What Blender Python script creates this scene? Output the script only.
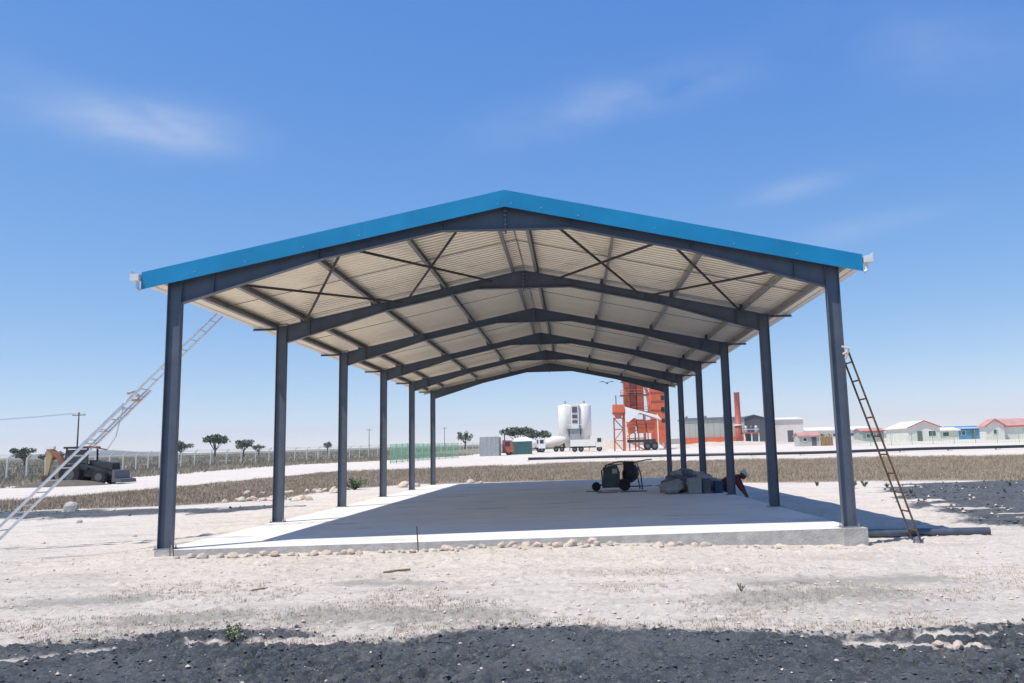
import bpy, math, random
import numpy as np
from mathutils import Vector, Matrix
random.seed(7)
RNG = np.random.default_rng(11)
for o in list(bpy.data.objects):
    bpy.data.objects.remove(o)
S = bpy.context.scene
COL = S.collection

# ------------------------------------------------------------------ camera
CAM = Vector((1.1309, -15.0185, 1.4541))
yaw, pit, rol = -0.0228, 0.14517, -0.03002
fwd = Vector((-math.sin(yaw)*math.cos(pit), math.cos(yaw)*math.cos(pit), math.sin(pit)))
rt0 = Vector((math.cos(yaw), math.sin(yaw), 0)); up0 = rt0.cross(fwd)
rgt = rt0*math.cos(rol)+up0*math.sin(rol); upv = up0*math.cos(rol)-rt0*math.sin(rol)
cd = bpy.data.cameras.new('camera'); cam = bpy.data.objects.new('camera', cd); COL.objects.link(cam)
cam.matrix_world = Matrix(((rgt.x, upv.x, -fwd.x, CAM.x), (rgt.y, upv.y, -fwd.y, CAM.y), (rgt.z, upv.z, -fwd.z, CAM.z), (0, 0, 0, 1)))
cd.sensor_width = 36; cd.lens = 855.0/1024*36
cd.shift_x = -77.88/1024; cd.shift_y = -16.12/1024
cd.clip_start = .1; cd.clip_end = 20000
S.camera = cam

# ------------------------------------------------------------------ sky and sun
SUN = Vector((-0.42, -0.28, 1.0)).normalized()
elev = math.asin(SUN.z); azim = math.atan2(SUN.x, SUN.y)
W = bpy.data.worlds.new('World'); S.world = W; W.use_nodes = True
nt = W.node_tree; nt.nodes.clear()
wo = nt.nodes.new('ShaderNodeOutputWorld'); bg = nt.nodes.new('ShaderNodeBackground')
sky = nt.nodes.new('ShaderNodeTexSky'); sky.sky_type = 'NISHITA'; sky.sun_disc = False
sky.sun_elevation = elev; sky.sun_rotation = azim
sky.altitude = 1200; sky.air_density = .5; sky.dust_density = 0; sky.ozone_density = 3
bg.inputs['Strength'].default_value = 0.12
def wn(t, **k):
    n = nt.nodes.new(t)
    for a, b in k.items(): setattr(n, a, b)
    return n
tc = wn('ShaderNodeTexCoord')
def wmath(op, a, b=None, clamp=False):
    n = wn('ShaderNodeMath', operation=op, use_clamp=clamp)
    for i, v in enumerate((a, b)):
        if v is None: continue
        if isinstance(v, (int, float)): n.inputs[i].default_value = v
        else: nt.links.new(v, n.inputs[i])
    return n.outputs[0]
def wdot(v):
    n = wn('ShaderNodeVectorMath', operation='DOT_PRODUCT')
    nt.links.new(tc.outputs['Generated'], n.inputs[0]); n.inputs[1].default_value = v
    return n.outputs['Value']
nz = wn('ShaderNodeTexNoise'); nz.inputs['Scale'].default_value = 9; nz.inputs['Detail'].default_value = 6; nz.inputs['Roughness'].default_value = .55
mp = wn('ShaderNodeMapping'); mp.inputs['Scale'].default_value = (1, 1, 2.6)
nt.links.new(tc.outputs['Generated'], mp.inputs[0]); nt.links.new(mp.outputs[0], nz.inputs['Vector'])
nfac = nz.outputs['Fac']
total = None
# thin fair-weather clouds: direction, half width, half height, tilt, density
for (d, wa, wb, tl, den) in [((-.42, .84, .34), .098, .030, .02, .62), ((.03, .92, .385), .13, .030, .22, .34), ((.16, .90, .405), .10, .025, .15, .16),
                             ((.26, .92, .285), .07, .014, .16, .30), ((.33, .91, .235), .10, .016, .1, .2), ((.38, .83, .41), .12, .05, -.3, .16),
                             ((-.62, .70, .35), .16, .04, .1, .3), ((.62, .70, .33), .15, .03, .1, .3), ((.1, -.9, .4), .2, .05, 0, .3)]:
    d = Vector(d).normalized(); a = Vector((d.y, -d.x, 0)).normalized(); b = d.cross(a)*-1
    if b.z < 0: b = -b
    a2 = a*math.cos(tl)+b*math.sin(tl); b2 = b*math.cos(tl)-a*math.sin(tl)
    u = wmath('DIVIDE', wmath('SUBTRACT', wdot(a2), d.dot(a2)), wa); v = wmath('DIVIDE', wmath('SUBTRACT', wdot(b2), d.dot(b2)), wb)
    r2 = wmath('ADD', wmath('MULTIPLY', u, u), wmath('MULTIPLY', v, v))
    g = wmath('POWER', 2.718, wmath('MULTIPLY', r2, -1.6))
    front = wmath('GREATER_THAN', wdot(d), 0.3)
    m = wmath('MULTIPLY', wmath('MULTIPLY', g, den), front)
    total = m if total is None else wmath('ADD', total, m)
tex = wmath('MULTIPLY', wmath('SUBTRACT', nfac, .27), 2.4, True)
cf = wmath('MULTIPLY', total, tex, True)
# the clear deep blue of the photograph: each channel of the sky texture through a power curve
sp3 = wn('ShaderNodeSeparateColor'); nt.links.new(sky.outputs[0], sp3.inputs[0]); cb3 = wn('ShaderNodeCombineColor')
gch = wmath('MULTIPLY', wmath('POWER', sp3.outputs[1], .66), 2.14)
nt.links.new(wmath('MINIMUM', wmath('MULTIPLY', wmath('POWER', sp3.outputs[0], 1.05), 1.55), gch), cb3.inputs[0]); nt.links.new(gch, cb3.inputs[1])
nt.links.new(wmath('MULTIPLY', wmath('POWER', sp3.outputs[2], .25), 4.35), cb3.inputs[2])
mx = wn('ShaderNodeMix', data_type='RGBA'); nt.links.new(cf, mx.inputs['Factor'])
nt.links.new(cb3.outputs[0], mx.inputs['A']); mx.inputs['B'].default_value = (4.6, 5.2, 6.4, 1)
nt.links.new(mx.outputs['Result'], bg.inputs['Color']); nt.links.new(bg.outputs[0], wo.inputs[0])
sl = bpy.data.lights.new('sun', 'SUN'); sun = bpy.data.objects.new('sun', sl); COL.objects.link(sun)
sl.energy = 4.5; sl.angle = math.radians(.53); sl.color = (1, .94, .85)
sun.rotation_euler = SUN.to_track_quat('Z', 'Y').to_euler()
S.view_settings.view_transform = 'Standard'; S.view_settings.look = 'None'
S.view_settings.exposure = 0.2; S.view_settings.gamma = 1; S.view_settings.use_curve_mapping = False

# ------------------------------------------------------------------ helpers
def smooth01(t): t = np.clip(t, 0, 1); return t*t*(3-2*t)
def _hash(ix, iy, s):
    n = (ix.astype(np.int64)*374761393+iy.astype(np.int64)*668265263+s*974634777) & 0x7fffffff
    n = ((n ^ (n >> 13))*1274126177) & 0x7fffffff
    return ((n ^ (n >> 16)) & 0xffff)/65535.0
def vnoise(x, y, s=0):
    ix, iy = np.floor(x), np.floor(y); fx, fy = smooth01(x-ix), smooth01(y-iy)
    a, b = _hash(ix, iy, s), _hash(ix+1, iy, s); c, d = _hash(ix, iy+1, s), _hash(ix+1, iy+1, s)
    return (a*(1-fx)+b*fx)*(1-fy)+(c*(1-fx)+d*fx)*fy
def fbm(x, y, o=4, s=0):
    t = 0; a = .5; n = 0
    for i in range(o): t = t+a*vnoise(x*2**i+i*17.3, y*2**i-i*9.1, s+i); n += a; a *= .5
    return t/n
def worley(x, y, s=0):
    ix, iy = np.floor(x), np.floor(y); f1 = np.full(x.shape, 9.); f2 = f1.copy()
    for dx in (-1, 0, 1):
        for dy in (-1, 0, 1):
            cx, cy = ix+dx, iy+dy
            d = np.hypot(cx+_hash(cx, cy, s)-x, cy+_hash(cx, cy, s+5)-y)
            f2 = np.minimum(f2, np.maximum(f1, d)); f1 = np.minimum(f1, d)
    return f1, f2
def base_h(X, Y):
    X = np.asarray(X, float); Y = np.asarray(Y, float)
    z = -.2-.12*smooth01((X-2)/5)*(1-smooth01((Y-20)/20))
    z = z+.085*smooth01((X+8)/1.5)*(1-smooth01((X-1.)/4))*smooth01((Y+2.6)/2.)*(1-smooth01((Y-5)/10))
    t = (Y-30)/5
    z = z+.06*np.where(t > 40, t, np.log1p(np.exp(np.minimum(t, 40))))
    return z-.012*np.maximum(Y-1500, 0)
def hz(x, y): return float(base_h(x, y))

class MB:
    def __init__(s): s.v = []; s.f = []; s.m = []
    def add(s, vs, fs, mi=0):
        b = len(s.v); s.v += [tuple(p) for p in vs]; s.f += [tuple(i+b for i in f) for f in fs]; s.m += [mi]*len(fs); return s
    def box(s, a, b, mi=0):
        (x0, y0, z0), (x1, y1, z1) = a, b
        return s.add([(x0, y0, z0), (x1, y0, z0), (x1, y1, z0), (x0, y1, z0), (x0, y0, z1), (x1, y0, z1), (x1, y1, z1), (x0, y1, z1)],
                     [(0, 3, 2, 1), (4, 5, 6, 7), (0, 1, 5, 4), (1, 2, 6, 5), (2, 3, 7, 6), (3, 0, 4, 7)], mi)
    def cbox(s, c, size, M=None, mi=0):
        n = len(s.v); h = [t/2 for t in size]; s.box((-h[0], -h[1], -h[2]), h, mi)
        for i in range(n, len(s.v)):
            p = Vector(s.v[i]); p = (M @ p if M else p)+Vector(c); s.v[i] = tuple(p)
        return s
    def beam(s, p, q, w, h, up=(0, 0, 1), mi=0):
        p, q = Vector(p), Vector(q); d = (q-p).normalized(); a = d.cross(Vector(up))
        if a.length < 1e-4: a = d.cross(Vector((1, 0, 0)))
        a.normalize(); b = a.cross(d); a = a*w/2; b = b*h/2
        return s.add([p-a-b, p+a-b, p+a+b, p-a+b, q-a-b, q+a-b, q+a+b, q-a+b],
                     [(0, 1, 2, 3), (7, 6, 5, 4), (0, 4, 5, 1), (1, 5, 6, 2), (2, 6, 7, 3), (3, 7, 4, 0)], mi)
    def tube(s, pts, r, n=8, caps=True, mi=0):
        pts = [Vector(p) for p in pts]; k = len(pts); rr = r if isinstance(r, (list, tuple)) else [r]*k
        vs = []; pa = None
        for i, p in enumerate(pts):
            d = (pts[min(i+1, k-1)]-pts[max(i-1, 0)]).normalized()
            if pa is None: pa = d.orthogonal().normalized()
            a = (pa-d*pa.dot(d)).normalized(); pa = a; b = d.cross(a)
            for j in range(n):
                t = 2*math.pi*j/n; vs.append(p+(a*math.cos(t)+b*math.sin(t))*rr[i])
        fs = [(i*n+j, i*n+(j+1) % n, (i+1)*n+(j+1) % n, (i+1)*n+j) for i in range(k-1) for j in range(n)]
        if caps: fs += [tuple(range(n-1, -1, -1)), tuple((k-1)*n+j for j in range(n))]
        return s.add(vs, fs, mi)
    def prism(s, poly, ext, mi=0):
        n = len(poly); e = Vector(ext); a = [Vector(p) for p in poly]
        return s.add(a+[p+e for p in a], [tuple(range(n-1, -1, -1)), tuple(range(n, 2*n))]+[(i, (i+1) % n, n+(i+1) % n, n+i) for i in range(n)], mi)
    def lathe(s, c, prof, n=16, axis=(0, 0, 1), mi=0):
        ax = Vector(axis).normalized(); a = ax.orthogonal().normalized(); b = ax.cross(a); c = Vector(c); k = len(prof)
        vs = [c+ax*z+(a*math.cos(2*math.pi*j/n)+b*math.sin(2*math.pi*j/n))*r for r, z in prof for j in range(n)]
        fs = [(i*n+j, i*n+(j+1) % n, (i+1)*n+(j+1) % n, (i+1)*n+j) for i in range(k-1) for j in range(n)]
        fs += [tuple(range(n-1, -1, -1)), tuple((k-1)*n+j for j in range(n))]
        return s.add(vs, fs, mi)
    def mesh(s, name, mats, smooth=False, off=(0, 0, 0)):
        me = bpy.data.meshes.new(name); ox, oy, oz = off
        me.from_pydata([(x-ox, y-oy, z-oz) for x, y, z in s.v], [], s.f)
        for m in (mats if isinstance(mats, (list, tuple)) else [mats]): me.materials.append(m)
        if any(s.m): me.polygons.foreach_set('material_index', s.m)
        if smooth: me.polygons.foreach_set('use_smooth', [True]*len(s.f))
        me.update(); return me
    def build(s, name, mats, parent=None, smooth=False, at=None):
        off = at if at is not None else root_off(parent)
        o = put(name, s.mesh(name, mats, smooth, off), parent)
        if parent is None: o.location = off
        return o
def root_off(p):
    if p is None: return (0, 0, 0)
    while p.parent: p = p.parent
    return tuple(p.location)
def put(name, me, parent=None, loc=(0, 0, 0), rot=None, scale=None):
    o = bpy.data.objects.new(name, me); COL.objects.link(o); o.parent = parent; o.location = loc
    if rot: o.rotation_euler = rot
    if scale: o.scale = scale
    return o
def tag(o, label, cat, group=None):
    o['label'] = label; o['category'] = cat
    if group: o['group'] = group
    return o
def thing(name, label, cat, loc, group=None):
    o = bpy.data.objects.new(name, None); COL.objects.link(o); o.location = loc; o.empty_display_size = .2
    return tag(o, label, cat, group)
def copy_tree(o, parent=None):
    c = o.copy(); COL.objects.link(c); c.parent = parent
    for ch in [k for k in o.children]: copy_tree(ch, c)
    return c
def struct(o): o['kind'] = 'structure'; return o
def stuff(o): o['kind'] = 'stuff'; return o

# ------------------------------------------------------------------ materials
def newmat(name):
    m = bpy.data.materials.new(name); m.use_nodes = True; n = m.node_tree.nodes; l = m.node_tree.links
    return m, n, l, n['Principled BSDF']
def mat(name, col, rough=.6, metal=0., var=.18, scale=4., bump=0., bscale=40., col2=None, spec=.5):
    """painted / weathered surface: base colour broken up by two octaves of noise"""
    m, n, l, p = newmat(name)
    p.inputs['Metallic'].default_value = metal; p.inputs['Specular IOR Level'].default_value = spec
    t = n.new('ShaderNodeTexCoord'); a = n.new('ShaderNodeTexNoise'); a.inputs['Scale'].default_value = scale; a.inputs['Detail'].default_value = 7
    a.inputs['Roughness'].default_value = .65
    l.new(t.outputs['Object'], a.inputs['Vector'])
    r = n.new('ShaderNodeMapRange'); r.inputs[1].default_value = .3; r.inputs[2].default_value = .7; l.new(a.outputs['Fac'], r.inputs[0])
    x = n.new('ShaderNodeMix'); x.data_type = 'RGBA'; l.new(r.outputs[0], x.inputs['Factor'])
    c2 = col2 or tuple(min(1, c*(1+var)) for c in col); c1 = col if col2 else tuple(c*(1-var) for c in col)
    x.inputs['A'].default_value = (*c1, 1); x.inputs['B'].default_value = (*c2, 1)
    l.new(x.outputs['Result'], p.inputs['Base Color'])
    rr = n.new('ShaderNodeMapRange'); rr.inputs[3].default_value = max(.05, rough-.1); rr.inputs[4].default_value = min(1, rough+.12)
    l.new(a.outputs['Fac'], rr.inputs[0]); l.new(rr.outputs[0], p.inputs['Roughness'])
    if bump:
        b = n.new('ShaderNodeTexNoise'); b.inputs['Scale'].default_value = bscale; b.inputs['Detail'].default_value = 5; l.new(t.outputs['Object'], b.inputs['Vector'])
        bb = n.new('ShaderNodeBump'); bb.inputs['Strength'].default_value = bump; bb.inputs['Distance'].default_value = .02
        l.new(b.outputs['Fac'], bb.inputs['Height']); l.new(bb.outputs[0], p.inputs['Normal'])
    return m
M = dict(
    steel=mat('grey_painted_steel', (.088, .108, .145), .42, 0, .2, 2.5, .05, 30),
    purlin=mat('galvanised_purlin', (.30, .29, .28), .5, .35, .22, 3),
    rod=mat('dark_primer_rod', (.075, .06, .058), .6, 0, .25, 5),
    plate=mat('base_plate_steel', (.16, .19, .22), .5, .1),
    blue=mat('blue_coated_sheet', (.006, .24, .47), .38, 0, .12, 1.3, .03, 6),
    soffit=mat('sheet_underside', (.90, .80, .63), .42, .55, .06, 1.1, .03, 5),
    gutter=mat('white_gutter', (.72, .73, .72), .4, 0, .08, 6),
    bolt=mat('zinc_bolt', (.5, .5, .52), .35, .8),
    alu=mat('aluminium_ladder', (.62, .64, .66), .35, .75, .15, 8),
    rust=mat('rusty_brown_steel', (.13, .075, .04), .75, .2, .35, 9, .2, 80),
    rope=mat('pale_rope', (.55, .45, .36), .9, 0, .2, 30), ropeo=mat('orange_rope', (.5, .22, .1), .9),
    pipe=mat('black_plastic_pipe', (.018, .022, .03), .42, 0, .3, 6),
    tube=mat('grey_steel_tube', (.075, .095, .125), .42, .2, .25, 5),
    conc=mat('cement_screed', (.63, .60, .56), .85, 0, .09, 1.6, .15, 60),
    rock=mat('pale_limestone', (.60, .49, .40), .9, 0, .2, 7, .5, 25),
    rock2=mat('greyish_limestone', (.48, .43, .37), .9, 0, .22, 8, .5, 25),
    clod=mat('dark_clay_clod', (.075, .082, .094), .95, 0, .35, 30, .4, 60),
    green_leaf=mat('dull_green_leaf', (.12, .16, .07), .7, 0, .35, 3),
    pale_leaf=mat('pale_weed_leaf', (.20, .24, .11), .7, 0, .3, 8),
    tree_leaf=mat('far_tree_leaf', (.085, .10, .065), .75, 0, .3, .6),
    bark=mat('grey_brown_bark', (.11, .085, .065), .9, 0, .3, 5),
    straw=mat('dry_grass_straw', (.30, .235, .16), .85, 0, .3, .25, col2=(.43, .345, .25)),
    scrubleaf=mat('dry_olive_scrub', (.30, .26, .19), .85, 0, .3, .3),
    cpost=mat('white_concrete_post', (.66, .64, .60), .85, 0, .1, 2),
    wire=mat('fence_wire', (.3, .3, .3), .5, .6),
    gmesh=mat('green_coated_mesh', (.16, .42, .26), .5, 0, .1, 2),
    gsheet=mat('grey_sheet_cladding', (.36, .38, .39), .5, .2, .12, 1.5),
    white=mat('white_paint', (.78, .77, .74), .45, 0, .06, 1.5), white2=mat('dusty_white_render', (.70, .66, .60), .85, 0, .08, .8),
    orange=mat('orange_red_plant_paint', (.66, .15, .06), .5, 0, .18, 1.2), red=mat('dull_red_paint', (.42, .11, .08), .55, 0, .18, 1.5),
    redroof=mat('faded_red_roof', (.50, .27, .23), .6, 0, .15, .6), dark=mat('dark_machine_grey', (.03, .032, .036), .5, 0, .3, 5),
    black=mat('black_rubber', (.015, .015, .016), .8, 0, .2, 12), glass=mat('dark_window_glass', (.03, .045, .06), .12, 0, .1, 2),
    greyg=mat('pale_grey_green_wall', (.42, .44, .39), .7, 0, .06, .5), dgrey=mat('dark_grey_sheet', (.10, .105, .115), .55, .1, .12, .6),
    bluew=mat('blue_painted_wall', (.06, .24, .50), .6, 0, .1, .6), wood=mat('weathered_timber', (.26, .17, .09), .8, 0, .3, 3),
    yellow=mat('faded_yellow_paint', (.42, .31, .16), .6, 0, .2, 3), rbrown=mat('orange_brown_paint', (.27, .12, .07), .65, 0, .25, 3),
    dgreen=mat('dark_green_engine_paint', (.035, .05, .045), .5, 0, .3, 6), tarp=mat('grey_cement_sack', (.30, .31, .31), .85, 0, .2, 4, .3, 30),
    sack2=mat('dark_grey_sack', (.13, .14, .15), .85, 0, .25, 4, .3, 30), dblue=mat('dark_blue_plastic', (.02, .04, .12), .5, 0, .2, 4),
    jacket=mat('maroon_cotton', (.16, .018, .035), .9, 0, .2, 12), trousers=mat('dark_trousers', (.03, .03, .04), .9, 0, .2, 12),
    skin=mat('dark_skin', (.10, .05, .03), .6, 0, .1, 10), cap=mat('pale_cap', (.55, .53, .5), .8, 0, .1, 10), shoe=mat('black_shoe', (.02, .02, .02), .6),
    hill=mat('far_hill_scrub', (.16, .17, .15), .95, 0, .2, .004), teal=mat('teal_container_paint', (.05, .14, .14), .55, 0, .15, 1))

# ------------------------------------------------------------------ ground
def axis_vals(fine, lo, hi, g):
    out = [fine[0]]
    return out
def grow(start, step, limit, g):
    v = []; x = start
    while abs(x) < abs(limit): x += step; v.append(x); step *= g
    return v
xf = list(np.arange(-5.4, 6.9, .03)); xs = grow(xf[0], -.03, -3500, 1.045)[::-1]+xf+grow(xf[-1], .03, 3500, 1.045)
yf = list(np.arange(-9.5, -5.6, .02))+list(np.arange(-5.6, .4, .036))
ys = grow(yf[0], -.06, -300, 1.25)[::-1]+yf+grow(yf[-1], .036, 3500, 1.045)
X, Y = np.meshgrid(np.array(xs), np.array(ys)); X = X.ravel(); Y = Y.ravel()
nx, ny = len(xs), len(ys)
near = 1-smooth01((np.hypot(X-1, Y+8)-25)/30)
warp = (fbm(X*.9, Y*.9, 4, 3)-.5)
bx, by = zip(*[(-60, -7.5), (-9, -6.4), (-4.28, -6.57), (-3.75, -6.53), (-3.29, -6.34), (-2.89, -6.18), (-2.32, -6.1), (-1.65, -6.3), (-1.05, -6.8), (-.5, -6.88), (-.19, -6.49), (.37, -6.35), (1.52, -6.59),
               (2.25, -6.81), (3.1, -7.13), (3.81, -7.16), (4.36, -6.9), (4.9, -6.75), (5.42, -6.55), (9, -6.2), (60, -6)])
f_dark = (np.interp(X, bx, by)-Y)/.9+warp*.55
def seg(px, py, qx, qy, w):      # 1 on the segment, 0 at distance w
    t = np.clip(((X-px)*(qx-px)+(Y-py)*(qy-py))/((qx-px)**2+(qy-py)**2), 0, 1)
    return np.clip(1-np.hypot(X-px-t*(qx-px), Y-py-t*(qy-py))/w, 0, 1)
for a in [(-2.4, -6.72, -1.2, -6.85, .22), (-4.6, -7.55, -3.1, -7.0, .2), (3.5, -7.55, 4.6, -7.75, .2), (4.2, -7.2, 5.6, -7.25, .13)]:
    f_dark = f_dark-seg(*a)*(1.1+warp)
wr = np.hypot(X-30, Y-8)
xb = np.interp(Y, [-2, 2.2, 3.2, 9, 14, 17.7, 20.5, 21.5], [14, 10.2, 9.6, 10.3, 11.4, 12.6, 14.5, 60])
f_r = np.where((Y > -1) & (Y < 22), (X-xb)/1.6+warp*1.6, -1)
sn = fbm(X*.22+Y*.05, Y*1.5, 3, 31)-.5
f_r = f_r-np.maximum(sn-.12, 0)*9*(X > 11)
lc = np.interp(X, [-60, -21, -17, -13, -9.5, -8], [24, 17, 15.4, 15.1, 15.8, 16.5]); lw = np.interp(X, [-60, -21, -15, -10, -8.5], [4.5, 3.2, 2.5, 2.0, .2])
f_l = np.where(X < -8, 1-np.abs(Y-lc)/lw+warp*1.6-.25, -1)
f_dark = np.maximum(np.maximum(f_dark, f_r), f_l)
gl = np.interp(X, [-60, -21, -14, -11.5, -11.4, -10, -7.4, 2.6, 10.7, 15.7, 20, 60], [28, 19.5, 19.2, 20.5, 27, 30, 33, 32, 25, 22.5, 20.5, 15])
rl = np.interp(X, [-60, -27, -23, -22, -17, -4, 4, 21, 37, 60, 120], [10, 30, 48, 66, 67.5, 68, 70, 60, 53, 46, 40])
gwarp = fbm(X*.25, Y*.25, 3, 8)-.5
f_grass = np.minimum((Y-gl)/3, (rl-Y)/3)+gwarp*1.6
fx = np.interp(Y, [-60, 0, 40, 95, 132, 200, 800], [-80, -60, -47, -46, -30, -10, 120])   # beyond the fence: open scrub
f_scrub = np.maximum((fx-X)/4+.6, (Y-260)/20)+gwarp
Z = base_h(X, Y)
dk = smooth01((f_dark+.3)/.6)
grit = fbm(X*9, Y*9, 3, 2)-.5
f1, f2 = worley(X*4.2+warp*1.2, Y*4.2, 5); g1, g2 = worley(X*13+warp*2, Y*13, 9)
crackmask = smooth01((fbm(X*.8, Y*.8, 3, 21)-.45)/.12)
clod = np.clip(1-g1, 0, 1)
Zd = (fbm(X*2.2, Y*2.2, 4, 14)-.5)*.07+clod*.03+grit*.065+(fbm(X*22, Y*22, 2, 44)-.5)*.045-.11*crackmask*(1-smooth01((f2-f1)/.17))
tracks = fbm(X*.35, Y*2.6, 4, 17)-.5
rough = np.maximum(np.maximum(seg(-1.7, -5.6, .2, -5.9, .9), seg(3.0, -5.6, 4.6, -5.0, .9)), seg(-3.6, -5.6, -2.6, -5.4, .6))
Zs = (fbm(X*.6, Y*.6, 3, 4)-.5)*.06+rough*(clod*.05+grit*.07)+tracks*.045+grit*.022+(fbm(X*20, Y*20, 2, 45)-.5)*.014+np.maximum(fbm(X*5, Y*5, 3, 6)-.62, 0)*.16
Z = Z+near*np.where((Y < 25), Zs*(1-dk)+Zd*dk, 0)+(1-near)*(fbm(X*.08, Y*.08, 3, 12)-.5)*.25*smooth01((Y-40)/30)
me = bpy.data.meshes.new('ground')
I = np.arange(nx*ny).reshape(ny, nx)
fa = np.stack([I[:-1, :-1], I[:-1, 1:], I[1:, 1:], I[1:, :-1]], -1).reshape(-1, 4)
me.vertices.add(nx*ny); me.vertices.foreach_set('co', np.stack([X, Y, Z], -1).astype(np.float32).ravel())
me.loops.add(fa.size); me.loops.foreach_set('vertex_index', fa.ravel().astype(np.int32))
me.polygons.add(len(fa)); me.polygons.foreach_set('loop_start', np.arange(0, fa.size, 4, dtype=np.int32)); me.polygons.foreach_set('loop_total', np.full(len(fa), 4, dtype=np.int32))
me.polygons.foreach_set('use_smooth', np.ones(len(fa), bool)); me.update(calc_edges=True)
for nm, f in (('smudge', np.maximum(rough, np.maximum(np.maximum(seg(-1.9, -3.2, -.9, -3.5, .55), seg(3.4, -4.2, 5.6, -3.8, .7)), np.maximum(seg(-5.6, -4.3, -4.4, -4.0, .6), seg(-8.5, 1.2, -6.2, 2.6, .35))))), ('dark', f_dark), ('grass', f_grass), ('scrub', f_scrub)):
    at = me.attributes.new(nm, 'FLOAT', 'POINT'); at.data.foreach_set('value', np.clip(f, -2, 2).astype(np.float32))
m, n, l, p = newmat('site_ground')
p.inputs['Roughness'].default_value = .95; p.inputs['Specular IOR Level'].default_value = .2
geo = n.new('ShaderNodeNewGeometry')
def gnoise(scale, detail=6, rough=.6, stretch=None):
    t = n.new('ShaderNodeTexNoise'); t.inputs['Scale'].default_value = scale; t.inputs['Detail'].default_value = detail; t.inputs['Roughness'].default_value = rough
    if stretch:
        mpn = n.new('ShaderNodeMapping'); mpn.inputs['Scale'].default_value = stretch; l.new(geo.outputs['Position'], mpn.inputs[0]); l.new(mpn.outputs[0], t.inputs['Vector'])
    else: l.new(geo.outputs['Position'], t.inputs['Vector'])
    return t.outputs['Fac']
def ramp(f, a, b, lo=0., hi=1.):
    r = n.new('ShaderNodeMapRange'); r.interpolation_type = 'SMOOTHSTEP'
    for i, v in enumerate((a, b, lo, hi)): r.inputs[i+1].default_value = v
    l.new(f, r.inputs[0]); return r.outputs[0]
def gmix(f, a, b):
    x = n.new('ShaderNodeMix'); x.data_type = 'RGBA'
    l.new(f, x.inputs['Factor'])
    for nm, v in (('A', a), ('B', b)):
        if isinstance(v, tuple): x.inputs[nm].default_value = (*v, 1)
        else: l.new(v, x.inputs[nm])
    return x.outputs['Result']
def gadd(a, b, k):
    x = n.new('ShaderNodeMath'); x.operation = 'MULTIPLY_ADD'; l.new(b, x.inputs[0]); x.inputs[1].default_value = k; l.new(a, x.inputs[2]); return x.outputs[0]
def attr(nm):
    a = n.new('ShaderNodeAttribute'); a.attribute_name = nm; return a.outputs['Fac']
sand = gmix(ramp(gnoise(.45), .32, .68), (.72, .64, .55), (.65, .59, .52))
sand = gmix(ramp(gnoise(1.1, 8, .72, (.4, 1.3, 1)), .47, .66), sand, (.54, .485, .425))
sand = gmix(ramp(gnoise(4, 8, .8), .52, .66), sand, (.51, .44, .37))
sand = gmix(ramp(gnoise(13, 7, .8), .53, .64), sand, (.42, .35, .285))
sand = gmix(ramp(gnoise(11, 7, .8, (1.1, 1.3, 1)), .54, .66), sand, (.80, .73, .64))
dkc = gmix(ramp(gnoise(1.6, 8, .7), .35, .65), (.055, .066, .078), (.112, .121, .130))
dkc = gmix(ramp(gnoise(11, 7, .8), .50, .62), dkc, (.155, .157, .158))
dkc = gmix(ramp(gnoise(45, 4, .75), .56, .68), dkc, (.24, .228, .21))
dkc = gmix(ramp(gnoise(30, 4, .75, (1, 1.2, 1.1)), .60, .70), dkc, (.022, .025, .03))
dkc = gmix(ramp(gnoise(6, 7, .75), .62, .74), dkc, (.30, .275, .24))
grs = gmix(ramp(gnoise(.25), .3, .7), (.31, .25, .185), (.23, .195, .155))
grs = gmix(ramp(gnoise(3, 5, .7), .5, .75), grs, (.16, .13, .09))
scr = gmix(ramp(gnoise(.05), .3, .7), (.30, .265, .20), (.21, .20, .15))
fine = gnoise(7, 6, .7)
sand = gmix(ramp(gadd(attr('smudge'), gnoise(7, 8, .8, (.6, 1.4, 1)), 2.4), 1.35, 2.1), sand, (.41, .375, .33))
c = gmix(ramp(gadd(attr('grass'), fine, .9), .30, .75), sand, grs)
c = gmix(ramp(gadd(attr('scrub'), fine, .9), .35, .75), c, scr)
c = gmix(ramp(gadd(attr('dark'), fine, 1.0), .34, .72), c, dkc)
l.new(c, p.inputs['Base Color'])
bmp = n.new('ShaderNodeBump'); bmp.inputs['Strength'].default_value = .9; bmp.inputs['Distance'].default_value = .05
l.new(gnoise(11, 9, .8), bmp.inputs['Height']); l.new(bmp.outputs[0], p.inputs['Normal'])
me.materials.append(m)
struct(put('ground', me))
def ground_z(x, y):      # exact height of the built sheet
    j = int(np.clip(np.searchsorted(xs, x)-1, 0, nx-2)); i = int(np.clip(np.searchsorted(ys, y)-1, 0, ny-2))
    u = (x-xs[j])/(xs[j+1]-xs[j]); v = (y-ys[i])/(ys[i+1]-ys[i]); z = Z.reshape(ny, nx)
    return float((z[i, j]*(1-u)+z[i, j+1]*u)*(1-v)+(z[i+1, j]*(1-u)+z[i+1, j+1]*u)*v)
def field(F, x, y):
    j = int(np.clip(np.searchsorted(xs, x)-1, 0, nx-2)); i = int(np.clip(np.searchsorted(ys, y)-1, 0, ny-2)); return float(F.reshape(ny, nx)[i, j])

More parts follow.
